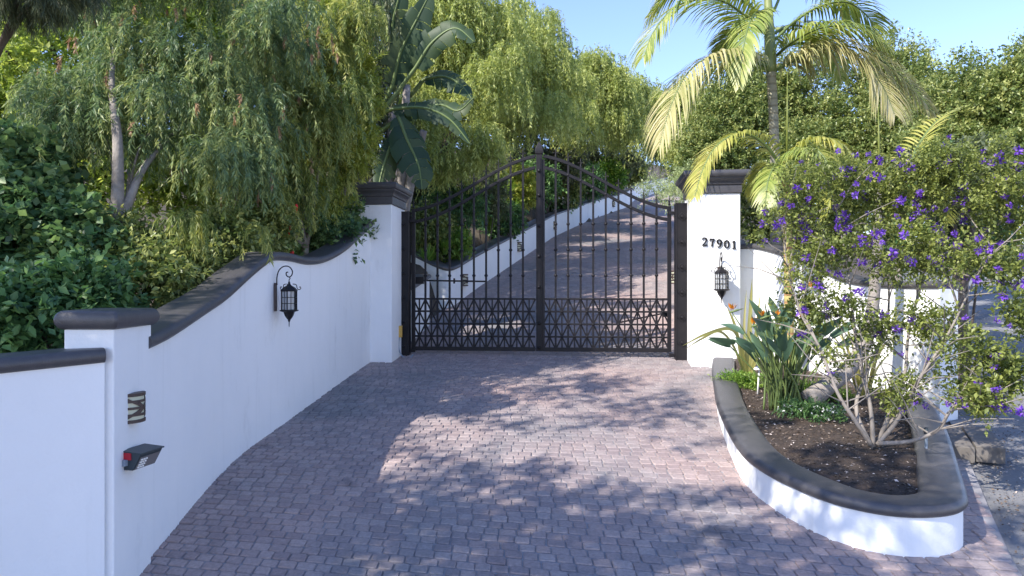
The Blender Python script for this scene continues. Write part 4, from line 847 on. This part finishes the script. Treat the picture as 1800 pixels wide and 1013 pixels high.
# ------------------------------------------------------------------ right background
RT = [([PB(1290, 235, 19, 90, 75), PB(1350, 180, 19.5, 60, 60), PB(1250, 290, 18.5, 60, 50)], 'rounded glossy tree behind the right gate pillar'),
      ([PB(1430, 190, 19.5, 80, 80), PB(1470, 270, 18.5, 90, 60), PB(1400, 290, 18, 60, 50)], 'rounded glossy tree behind the palm trunk'),
      ([PB(1570, 150, 19, 70, 60), PB(1560, 250, 18, 90, 70), PB(1620, 200, 18, 60, 60)], 'glossy tree right of the palm crown'),
      ([PB(1700, 200, 15.5, 85, 65), PB(1670, 270, 15, 90, 60), PB(1755, 240, 15, 80, 70)], 'pale glossy tree with a visible fork near the right edge'),
      ([PB(1815, 185, 14, 75, 75), PB(1810, 290, 13.5, 80, 70), PB(1850, 240, 14, 80, 90)], 'pale glossy tree cut by the right edge')]
for i, (bl, lab) in enumerate(RT):
    x = sum(b[0] for b in bl) / 3; y = sum(b[1] for b in bl) / 3 + 0.3
    spk = [(b[0], b[1], b[2] + b[5] * 0.75, b[3] * 0.55, b[4] * 0.55, b[5] * 0.55) for b in bl]
    data = cat_data(bushy(clump(bl, 10, 0.38, 40 + i) + bl, 4000, 19, 0.28, 0.082, 0.046, shell=0.5, up=0.15), bushy(spk, 240, 20, 0.45, 0.085, 0.045, shell=0.8, up=1.2))
    tree('glossy_tree', lab, (x, y, SL * y - 0.1), bl, data, M['hedge'], M['bark_grey'], 0.13, seed=50 + i, group='glossy trees along the right boundary')
bl = [PB(1185, 165, 27, 45, 40), PB(1215, 240, 25, 45, 45), PB(1170, 235, 28, 30, 45), PB(1240, 180, 26, 40, 40)]
tree('pepper_tree', 'weeping pepper tree to the left of the palm fronds, across the drive', (7.2, 26.5, gz(26.5)), bl, weeping(clump(bl, 10, 0.40, 60), 3200, 26, 0.8, 0.11, 0.03, out=0.4), M['pepper'], M['bark_dark'], 0.18, seed=61, group='pepper trees lining the drive')
bl = [PB(1340, 370, 12.2, 60, 50), PB(1420, 380, 12, 80, 60), PB(1520, 380, 11.5, 80, 60)]
shrub('leafy_shrub', 'green shrub behind the wing wall beside the right gate pillar', (5.2, 12.0, SL * 12), bl, M['hedge'], 1300, 16, 0.25, 0.08, 0.045, group='shrubs behind the wing wall')
bl = [PB(1640, 400, 10.5, 70, 70), PB(1690, 330, 11, 70, 60), PB(1720, 420, 10, 60, 60)]
shrub('leafy_shrub', 'dark shrub behind the end of the wing wall, at the roadside', (6.9, 10.4, SL * 10.4), bl, M['shrub'], 1300, 16, 0.25, 0.08, 0.045, group='shrubs behind the wing wall')
x, y = 6.05, 9.3; bl = [PB(1690, 330, 9.2, 40, 40), PB(1720, 300, 9.3, 40, 40), PB(1665, 360, 9.2, 30, 30)]
tree('roadside_tree', 'small tree with a rough dark trunk at the roadside beyond the wing wall', (x, y, SL * y), bl, bushy(bl, 500, 16, 0.25, 0.08, 0.04), M['darktree'], M['bark_dark'], 0.13, seed=70)

# ------------------------------------------------------------------ palms
def frond(root, pts, ln, mat, seed, nlf=54, droop=0.75, wid=0.035, name='frond', sparse=0.0):
    """feather frond: rachis through world points, leaflets both sides, hanging towards the tip"""
    r_ = np.random.default_rng(seed); off = np.array(root.location); C = np.array(cat([tuple(p) for p in pts], 10)); m = len(C); V_ = []; T = []; vv_ = []
    for j in range(nlf):
        t = 0.10 + 0.90 * j / (nlf - 1); f = t * (m - 1); i = min(m - 2, int(f)); p = C[i] + (C[i+1] - C[i]) * (f - i); tg = C[i+1] - C[i]; tg = tg / np.linalg.norm(tg)
        sd = np.cross(tg, np.array([0, 0, 1.0])); nn_ = np.linalg.norm(sd); sd = sd / nn_ if nn_ > 1e-3 else np.array([1.0, 0, 0]); upv = np.cross(sd, tg)
        l0 = ln * (0.45 + 0.55 * math.sin(math.pi * min(1, 0.12 + t * 0.88) ** 0.8)) * (1 - 0.45 * max(0, t - 0.75) / 0.25)
        for s_ in (-1, 1):
            if r_.random() < sparse: continue
            l_ = l0 * r_.uniform(0.88, 1.1); d0 = tg * (0.50 + 0.35 * t) + sd * s_ * 0.85 + upv * 0.28 + r_.normal(size=3) * 0.05; d0 /= np.linalg.norm(d0); dr = droop * r_.uniform(0.8, 1.2)
            b0 = len(V_); w = wid * r_.uniform(0.8, 1.1); sh_ = float(np.clip(0.45 + r_.normal() * 0.17 + 0.2 * (t - 0.4), 0, 1)); ws = np.cross(d0, upv); ws /= np.linalg.norm(ws); ns = 4
            for k in range(ns + 1):
                q = k / ns; c = p + d0 * l_ * q * (1 - 0.25 * dr * q) - np.array([0, 0, dr * l_ * 0.62 * q * q]); ww = w * (0.35 + 1.3 * q if q < 0.4 else 0.87 * (1 - ((q - 0.4) / 0.6) ** 1.6)) * 0.5 + 0.0008
                V_ += [c + ws * ww - off, c - ws * ww - off]
            for k in range(ns): a = b0 + 2 * k; T += [a, a+1, a+3, a, a+3, a+2]; vv_ += [sh_] * 2
    o = raw_mesh(name, root, mat, np.array(V_), np.array(T), np.array(vv_))
    MB().tube([tuple(c - off) for c in C], [lerp(0.026, 0.005, i / (m - 1)) for i in range(m)], 6).build('rachis', M['petiole'], o, smooth=True); return o
kd = 11.3; kb = W(1362, 450, kd)
kp_ = tag(empty('king_palm', (kb.x, kd, SL * kd)), 'tall king palm with ringed trunk and arching feather fronds behind the right gate pillar', 'palm')
P = cat([(kb.x, kd, SL * kd - 0.2), W(1364, 420, kd), W(1362, 280, kd), W(1359, 190, kd), W(1355, 125, kd)], 6)
local(MB().tube(P, [0.095 if i < 8 else 0.076 for i in range(len(P))], 12), kp_.location).build('trunk', M['palmtrunk'], kp_, smooth=True)
P = cat([W(1355, 128, kd), W(1353, 70, kd), W(1350, 0, kd), W(1348, -60, kd)], 6); local(MB().tube(P, [0.082, 0.09, 0.095, 0.095, 0.09, 0.088] + [0.086 - 0.004 * i for i in range(len(P) - 6)], 12), kp_.location).build('crownshaft', M['crownshaft'], kp_, smooth=True)
FR = [([(1345, 60, 0), (1310, 28, -.2), (1262, 0, -.4), (1195, 8, -.6), (1150, 55, -.8), (1132, 100, -.9)], 1.0, 'palm', 0.8), ([(1350, 118, 0), (1310, 104, -.3), (1262, 96, -.6), (1212, 125, -.9), (1180, 185, -1.1), (1160, 255, -1.2)], 1.0, 'palm_dry', 0.95),
      ([(1360, 125, 0), (1395, 108, -.2), (1440, 84, -.3), (1510, 86, -.5), (1580, 130, -.7), (1640, 195, -.8)], 1.05, 'palm_dry', 0.95), ([(1362, 126, 0), (1400, 100, .2), (1450, 82, -.2), (1515, 108, -.6), (1550, 150, -.9), (1572, 200, -1.1)], 1.0, 'palm_dry', 0.95), ([(1350, 110, .1), (1318, 100, .3), (1275, 108, .5), (1235, 140, .6), (1212, 200, .7)], 0.85, 'palm', 0.9), ([(1362, 100, .1), (1400, 70, -.3), (1450, 48, -.6), (1510, 50, -.9), (1560, 85, -1.1)], 0.85, 'palm', 0.85), ([(1345, 40, .1), (1300, -5, .2), (1240, -30, .3), (1180, -15, .4), (1140, 30, .5)], 0.9, 'palm', 0.85),
      ([(1362, 70, 0), (1395, 40, 0), (1440, 12, 0), (1490, 5, 0), (1530, 35, 0), (1540, 70, 0)], 0.85, 'palm', 0.8), ([(1352, 40, 0), (1335, 20, -.4), (1318, 40, -.8), (1306, 90, -1.0), (1300, 150, -1.1)], 0.5, 'palm', 0.8),
      ([(1350, -20, 0), (1310, -80, 0), (1250, -110, .3), (1180, -80, .6)], 0.8, 'palm', 0.7), ([(1355, -30, 0), (1400, -90, 0), (1470, -110, .2), (1540, -70, .5)], 0.8, 'palm', 0.7),
      ([(1360, 60, .1), (1390, 45, .5), (1430, 55, .9), (1465, 95, 1.2), (1480, 140, 1.3)], 0.65, 'palm', 0.7), ([(1348, 50, .1), (1320, 40, .6), (1285, 60, 1.0), (1255, 100, 1.3)], 0.6, 'palm', 0.7),
      ([(1360, 20, .1), (1385, -30, .4), (1420, -40, .9), (1470, -10, 1.4), (1500, 40, 1.7)], 0.7, 'palm', 0.7)]
for i, (c, ln, mt, dr) in enumerate(FR): frond(kp_, [W(px, py, kd + dd) for px, py, dd in c], ln, M[mt], 80 + i, nlf=78, droop=dr, wid=0.040)
# slender young palm rising from the planter
yd = 9.2; yb = W(1386, 600, yd)
yp = tag(empty('young_palm', (yb.x, yd, soil_z(yb.x, yd))), 'slender young palm with banded cane stem and yellowish fronds over the right pillar cap', 'palm')
P = cat([(yb.x + 0.02, yd, 0.9), W(1387, 560, yd), W(1385, 430, yd), W(1382, 330, yd), W(1378, 285, yd)], 5); local(MB().tube(P, [0.065 - 0.001 * i for i in range(len(P))], 10), yp.location).build('trunk', M['canetrunk'], yp, smooth=True)
local(MB().tube([W(1383, 300, yd), W(1384, 210, yd), W(1384, 128, yd)], [0.018, 0.014, 0.004], 6), yp.location).build('spear_leaf', M['palm_y'], yp, smooth=True)
FR = [([(1378, 300, 0), (1345, 255, -.1), (1305, 235, -.2), (1262, 255, -.4), (1235, 300, -.5), (1222, 345, -.6)], 0.50, 0.7), ([(1380, 300, 0), (1410, 262, -.2), (1440, 246, -.4), (1475, 252, -.6), (1500, 280, -.7), (1512, 320, -.8)], 0.55, 0.9),
      ([(1380, 305, 0), (1400, 275, -.4), (1430, 262, -.8), (1455, 290, -1.0), (1462, 340, -1.1)], 0.5, 0.9), ([(1378, 305, 0), (1355, 290, .2), (1335, 300, .3), (1325, 345, .4)], 0.4, 0.8),
      ([(1382, 300, .1), (1415, 290, .4), (1455, 300, .6), (1490, 330, .7)], 0.45, 0.8), ([(1376, 305, 0), (1365, 290, -.3), (1350, 320, -.5), (1345, 370, -.6)], 0.35, 0.8)]
for i, (c, ln, dr) in enumerate(FR): frond(yp, [W(px, py, yd + dd) for px, py, dd in c], ln, M['palm_y' if i in (0, 1, 3) else 'palm'], 100 + i, nlf=60, droop=dr, wid=0.034)
# leaning palm behind the flowering bush
lp = W(1436, 690, 7.35)
lr = tag(empty('leaning_palm', (lp.x, 7.35, soil_z(lp.x, 7.35))), 'leaning palm with a grey slanting trunk base and upright yellow fronds behind the purple bush', 'palm')
P = cat([W(1420, 705, 7.3), W(1450, 682, 7.4), W(1492, 648, 7.6), W(1525, 590, 7.75), W(1540, 480, 7.8), W(1546, 330, 7.8)], 5); local(MB().tube(P, [0.115 - 0.0028 * i for i in range(len(P))], 10), lr.location).build('trunk', M['bark_grey'], lr, smooth=True)
local(MB().tube([W(1546, 320, 7.8), W(1545, 250, 7.8), W(1544, 188, 7.8)], [0.016, 0.012, 0.004], 6), lr.location).build('spear_leaf', M['palm_y'], lr, smooth=True)
for i, (c, ln) in enumerate((([(1550, 340, 0), (1590, 310, .1), (1612, 260, .2), (1645, 215, .3), (1685, 190, .4)], 0.42), ([(1548, 340, 0), (1600, 330, .1), (1640, 345, .1), (1665, 390, .1)], 0.4), ([(1542, 340, 0), (1505, 310, .1), (1470, 330, .1), (1450, 380, .1)], 0.4), ([(1545, 335, 0), (1560, 300, .4), (1580, 285, .8), (1610, 300, 1.0)], 0.4))):
    frond(lr, [W(px, py, 7.8 + dd) for px, py, dd in c], ln, M['palm_y'], 120 + i, nlf=34, droop=0.45, wid=0.028)

# ------------------------------------------------------------------ planter plants
# flowering bush
bx0 = Vector((3.02, 5.75, soil_z(3.02, 5.75)))
fbush = tag(empty('purple_flowering_bush', bx0), 'large airy bush with purple flowers and bare grey stems growing in the planter', 'shrub'); off = tuple(bx0)
ST = [[(1533, 785, 5.72), (1500, 735, 5.7), (1472, 690, 5.75), (1440, 610, 5.9), (1405, 545, 6.1), (1385, 470, 6.3), (1375, 400, 6.4)], [(1535, 785, 5.75), (1530, 715, 5.8), (1512, 640, 5.9), (1500, 560, 6.0), (1490, 470, 6.2), (1470, 370, 6.3)],
      [(1540, 785, 5.78), (1565, 725, 5.85), (1590, 660, 5.9), (1598, 580, 6.0), (1620, 500, 6.1), (1640, 400, 6.2)], [(1542, 782, 5.74), (1580, 735, 5.7), (1620, 660, 5.6), (1660, 600, 5.6), (1700, 520, 5.7), (1740, 430, 5.8)],
      [(1545, 780, 5.7), (1600, 776, 5.55), (1650, 755, 5.45), (1672, 722, 5.4), (1720, 715, 5.4), (1760, 690, 5.4)], [(1530, 783, 5.72), (1505, 715, 5.9), (1530, 640, 6.2), (1560, 560, 6.4), (1560, 460, 6.5), (1550, 360, 6.6)],
      [(1545, 780, 5.8), (1600, 690, 6.1), (1650, 620, 6.3), (1690, 520, 6.4), (1750, 400, 6.4), (1790, 320, 6.3)]]
TW = []
for k, s_ in enumerate(ST):
    P = cat([tuple(W(px, py, d)) for px, py, d in s_], 6); local(MB().tube(P, [lerp(0.020, 0.005, i / (len(P) - 1)) for i in range(len(P))], 8), off).build('stem', M['stem_grey'], fbush, smooth=True)
    mb = MB()
    for i in range(8, len(P), 2):
        for _ in range(2):
            p0 = Vector(P[i]); d = Vector((random.gauss(0, 1), random.gauss(0, 0.7), random.uniform(-0.1, 1.1))).normalized(); L1 = random.uniform(0.25, 0.6); m_ = p0 + d * L1 * 0.5 + Vector((0, 0, 0.03)); e = p0 + d * L1 + Vector((0, 0, random.uniform(-0.05, 0.12)))
            mb.tube([p0, m_, e], [0.007, 0.005, 0.002], 5, cap=False); TW.append((e, d))
    local(mb, off).build('twigs', M['stem_grey'], fbush)
fbl = [PB(1385, 385, 6.4, 55, 60), PB(1450, 340, 6.4, 80, 65), PB(1540, 330, 6.4, 85, 75), PB(1630, 330, 6.2, 80, 85), PB(1720, 330, 6.0, 90, 85), PB(1790, 360, 5.9, 60, 90), PB(1480, 430, 6.2, 80, 45), PB(1600, 440, 6.0, 90, 50), PB(1710, 460, 5.8, 80, 55), PB(1420, 480, 6.2, 50, 40)]
low = [PB(1500, 545, 6.0, 60, 40), PB(1400, 560, 6.2, 40, 35), PB(1590, 600, 5.9, 60, 45), PB(1640, 560, 5.8, 45, 45), PB(1560, 690, 5.9, 35, 25), PB(1470, 640, 5.9, 30, 25), PB(1600, 700, 5.7, 35, 30), PB(1700, 620, 5.5, 40, 30)]
rgt = [PB(1690, 690, 5.4, 50, 28), PB(1760, 690, 5.35, 45, 40), PB(1745, 640, 5.4, 45, 28), PB(1785, 560, 5.4, 40, 40), PB(1790, 480, 5.5, 40, 40)]
d_ = cat_data(bushy(clump(fbl, 10, 0.33, 70), 2100, 19, 0.16, 0.034, 0.018, shell=0.1), bushy(clump(low, 5, 0.45, 71), 560, 15, 0.14, 0.038, 0.020, shell=0.1), bushy(clump(rgt, 5, 0.42, 72), 400, 15, 0.14, 0.042, 0.022, shell=0.1))
leaves('foliage', fbush, M['bushleaf'], *d_[:2], d_[2], d_[3], d_[4], origin=off)
pos = np.concatenate([blob_points(fbl, 235, 0.5)[0], blob_points(low, 28, 0.5)[0], blob_points(rgt, 26, 0.6)[0]])
pos[:, 1] -= np.abs(rng.normal(size=len(pos))) * 0.12
protos = []
for k in range(5):
    r_ = np.random.default_rng(200 + k); n = 26; P = r_.normal(size=(n, 3)) * np.array([0.010, 0.010, 0.008]); D = unit(P + r_.normal(size=(n, 3)) * 0.006); protos.append(leaves('flower_cluster', None, M['purple'], P, D, r_.uniform(0.028, 0.05, n), np.full(n, 0.022), np.clip(0.5 + r_.normal(size=n) * 0.25, 0, 1)))
for i, p in enumerate(pos):
    s_ = float(rng.uniform(0.42, 0.95)); share(protos[i % 5], 'flower_cluster', fbush, tuple(p - np.array(off)), tuple(rng.uniform(0, 3, 3)), (s_, s_, s_))
for p in protos: bpy.data.objects.remove(p)

# bird of paradise clump
sb = Vector((2.98, 7.45, soil_z(2.98, 7.45)))
bop = tag(empty('bird_of_paradise', sb), 'clump of grey-green paddle leaves with orange bird of paradise flowers in the planter', 'plant')
r_ = np.random.default_rng(5)
for i in range(64):
    a = r_.uniform(0, 2 * math.pi); le = min(0.62, abs(r_.normal()) * 0.26 + 0.04); h = r_.uniform(0.60, 1.08) * (1 - 0.35 * le); b = Vector((r_.normal() * 0.09, r_.normal() * 0.09, -0.02)); d = Vector((math.cos(a), math.sin(a) * 0.8, 0))
    p1 = b + d * le * 0.35 + Vector((0, 0, h * 0.5)); p2 = b + d * le + Vector((0, 0, h)); ln = r_.uniform(0.28, 0.40); w = r_.uniform(0.07, 0.105)
    ax = (d * (0.25 + le) + Vector((0, 0, 0.85 - le * 0.9))).normalized(); sd = ax.cross(Vector((r_.normal(), r_.normal() - 0.8, 0.2))).normalized(); nn = sd.cross(ax); V_ = []; T = []
    for k in range(7):
        t = k / 6; ww = w * 0.5 * math.sin(math.pi * (0.08 + 0.92 * t) ** 0.85) ** 0.8 if k < 6 else 0.001; c = p2 + ax * ln * t - Vector((0, 0, 0.05 * t * t)) + nn * 0.02 * math.sin(3 * t); V_ += [c + sd * ww + nn * ww * 0.45, c, c - sd * ww + nn * ww * 0.45]
    for k in range(6):
        q = 3 * k
        for u in (0, 1): T += [q+u, q+u+1, q+u+4, q+u, q+u+4, q+u+3]
    o = raw_mesh('leaf', bop, M['strel'], np.array([tuple(p) for p in V_]), np.array(T), np.full(len(T) // 3, float(np.clip(0.5 + r_.normal() * 0.25, 0, 1))))
    MB().tube(cat([tuple(b), tuple(p1), tuple(p2)], 4), [0.012, 0.0115, 0.011, 0.0105, 0.010, 0.0095, 0.009, 0.008, 0.007], 6).build('stalk', M['petiole'], o, smooth=True)
for i, (px, py) in enumerate(((1341, 556), (1363, 558), (1406, 558), (1287, 545), (1325, 570), (1425, 505))):
    hd = W(px, py, 7.3) - sb; mb = MB().tube(cat([(0.02 * i - 0.05, 0, 0), (hd.x * 0.5, hd.y * 0.5, hd.z * 0.55), tuple(hd - Vector((0, 0, 0.03)))], 4), [0.010 - 0.0005 * k for k in range(9)], 6); mb.tube([hd - Vector((0.03, 0, 0.03)), hd + Vector((0.04, -0.01, -0.005)), hd + Vector((0.12, -0.02, 0.015))], [0.010, 0.014, 0.001], 6)
    o = mb.build('flower_stalk', M['petiole'], bop, smooth=True)
    n = 7; P = np.tile(np.array(hd), (n, 1)) + rng.normal(size=(n, 3)) * 0.008; D = unit(np.stack([np.linspace(-0.6, 0.7, n), rng.normal(size=n) * 0.3, np.full(n, 1.0)], 1)); leaves('petals', o, M['orange'], P, D, np.full(n, 0.085), np.full(n, 0.026), rng.random(n))

# variegated flax and arching blades
def flax(name, label, base, blades, seed):
    root = tag(empty(name, base), label, 'plant'); off = np.array(base)
    for i, (pts, w) in enumerate(blades):
        C = np.array(cat([tuple(p) for p in pts], 6)) - off; m = len(C); V_ = []; T = []
        for k in range(m):
            tg = C[min(k+1, m-1)] - C[max(k-1, 0)]; sd = np.cross(tg, np.array([0.2, -1, 0.3])); sd /= np.linalg.norm(sd); ww = w * 0.5 * (1 - (k / (m - 1)) ** 3) + 0.001; V_ += [C[k] + sd * ww, C[k] + np.array([0, 0.006, 0]), C[k] - sd * ww]
        for k in range(m - 1):
            q = 3 * k
            for u in (0, 1): T += [q+u, q+u+1, q+u+4, q+u, q+u+4, q+u+3]
        raw_mesh('blade', root, M['flax'], np.array(V_), np.array(T), np.clip(np.full(len(T) // 3, 0.3 + 0.12 * (i % 5)), 0, 1))
fb_ = W(1310, 660, 8.7)
flax('variegated_flax', 'yellow striped flax with one bent blade reaching left across the right gate pillar', (fb_.x, fb_.y, soil_z(fb_.x, fb_.y)), [([W(1312, 660, 8.7), W(1300, 600, 8.6), W(1282, 578, 8.5), W(1240, 588, 8.3), W(1200, 608, 8.2)], 0.05), ([W(1310, 665, 8.7), W(1290, 610, 8.6), W(1265, 583, 8.4), W(1235, 595, 8.3), W(1206, 613, 8.2)], 0.035),
     ([W(1315, 660, 8.7), W(1318, 570, 8.7), W(1322, 490, 8.75)], 0.07), ([W(1318, 660, 8.7), W(1330, 580, 8.7), W(1336, 515, 8.75)], 0.05), ([W(1312, 660, 8.7), W(1308, 580, 8.7), W(1312, 510, 8.75)], 0.04), ([W(1308, 660, 8.7), W(1294, 580, 8.7), W(1277, 537, 8.7)], 0.05), ([W(1320, 655, 8.7), W(1345, 590, 8.7), W(1350, 560, 8.8)], 0.04)], 1)
fb_ = W(1520, 700, 7.9); bl = []
for k in range(16):
    a = random.uniform(-1, 1); h = random.uniform(90, 190); bl.append(([W(1518 + a * 8, 705, 7.9), W(1518 + a * 30, 705 - h * 0.6, 7.85), W(1518 + a * 70, 705 - h, 7.8 + random.uniform(-.2, .2))], 0.03))
flax('strappy_plant', 'strappy straw-coloured plant against the wing wall behind the purple bush', (fb_.x, fb_.y, soil_z(fb_.x, fb_.y)), bl, 2)
# groundcover
for i, (px, py, d, mt, lab, n) in enumerate(((1300, 672, 8.5, 'grass', 'lime green tuft in the planter beside the right gate pillar', 260), (1440, 672, 8.0, 'grass', 'lime green tuft in the planter under the slanting trunk', 260), (1425, 700, 7.0, 'shrub', 'low ground cover with tiny white flowers at the foot of the paddle leaves', 230))):
    c = W(px, py, d); z = soil_z(c.x, d); bl = [(c.x, d, z + 0.04, 0.17, 0.18, 0.06), (c.x + 0.18, d - 0.05, z + 0.02, 0.14, 0.14, 0.045), (c.x - 0.14, d + 0.1, z + 0.03, 0.12, 0.12, 0.05)]
    root = tag(empty('ground_cover_plant', (c.x, d, z)), lab, 'plant', 'low plants in the planter'); d_ = bushy(bl, n, 12, 0.10, 0.045, 0.012, shell=0.2, up=0.6); leaves('foliage', root, M[mt], *d_[:2], d_[2], d_[3], d_[4], origin=(c.x, d, z))
    if i == 2: d_ = bushy(bl, 60, 3, 0.05, 0.022, 0.02, shell=0.9, up=0.8); leaves('flowers', root, M['whitefl'], *d_[:2], d_[2], d_[3], d_[4], origin=(c.x, d, z), kind='stuff')
# mulch chips and fallen petals
pts = []
while len(pts) < 5200:
    x, y = random.uniform(1.9, 4.8), random.uniform(4.5, 9.5)
    if inside(x, y, poly): pts.append((x, y, soil_z(x, y) + 0.004))
P = np.array(pts); D = unit(rng.normal(size=P.shape) * np.array([1, 1, 0.25])); v = np.clip(rng.beta(1.1, 3.2, len(P)) + (rng.random(len(P)) < 0.16) * 0.6, 0, 1)
tag(leaves('mulch_chips', None, M['chips'], P, D, rng.uniform(0.015, 0.045, len(P)), rng.uniform(0.006, 0.018, len(P)), v), 'bark chips and fallen petals scattered over the planter soil', 'mulch', kind='stuff')

# roadside litter: gravel
pts = []
while len(pts) < 6000:
    y = random.uniform(3.8, 12); x = rx(y if y < 7.4 else 7.4) + abs(random.gauss(0, 1.1)) + 0.05 + (max(0, y - 7.4) * 0.6)
    pts.append((x, y, SL * y - 0.024))
P = np.array(pts); D = unit(rng.normal(size=P.shape) * np.array([1, 1, 0.3])); s_ = rng.uniform(0.008, 0.03, len(P))
tag(leaves('roadside_gravel', None, M['chips'], P, D, s_, s_ * 0.7, np.clip(rng.beta(2, 2.2, len(P)), 0, 1)), 'loose gravel and leaf litter along the roadside edge', 'gravel', kind='stuff')

# ------------------------------------------------------------------ trees left of the camera whose shade dapples the drive
OT = [((-6.2, 0.6), [(-5.6, 0.6, 6.0, 1.6, 1.4, 0.9), (-4.0, 0.4, 5.6, 1.3, 1.1, 0.8), (-4.8, 1.5, 5.9, 1.2, 0.9, 0.7), (-6.6, 1.6, 5.6, 1.2, 1.1, 0.8), (-3.0, -0.6, 5.8, 1.3, 1.0, 0.8), (-2.5, 1.3, 6.1, 1.2, 1.0, 0.7)], 'broad shade tree beside the camera, outside the view, left of the driveway mouth', 1500),
      ((-7.4, 3.0), [(-7.3, 2.6, 6.4, 1.1, 0.9, 0.7), (-7.8, 4.6, 6.4, 1.1, 1.1, 0.8), (-5.9, 1.9, 6.6, 0.8, 0.6, 0.5)] + clump([(-4.6, 4.3, 6.9, 1.9, 1.3, 0.7), (-5.4, 5.3, 6.9, 1.2, 1.2, 0.6), (-3.4, 3.4, 6.7, 1.3, 0.9, 0.5)], 6, 0.25, 9), 'shade tree beyond the left edge of the view, above the flared wall', 560)]
for i, ((x, y), bl, lab, n) in enumerate(OT):
    tree('shade_tree', lab, (x, y, tz(x, y)), bl, bushy(bl, n, 20, 0.36, 0.10, 0.045, shell=0.2), M['hedge'], M['bark_dark'], 0.16, seed=90 + i, group='shade trees outside the view', ntip=6 - 3 * i)
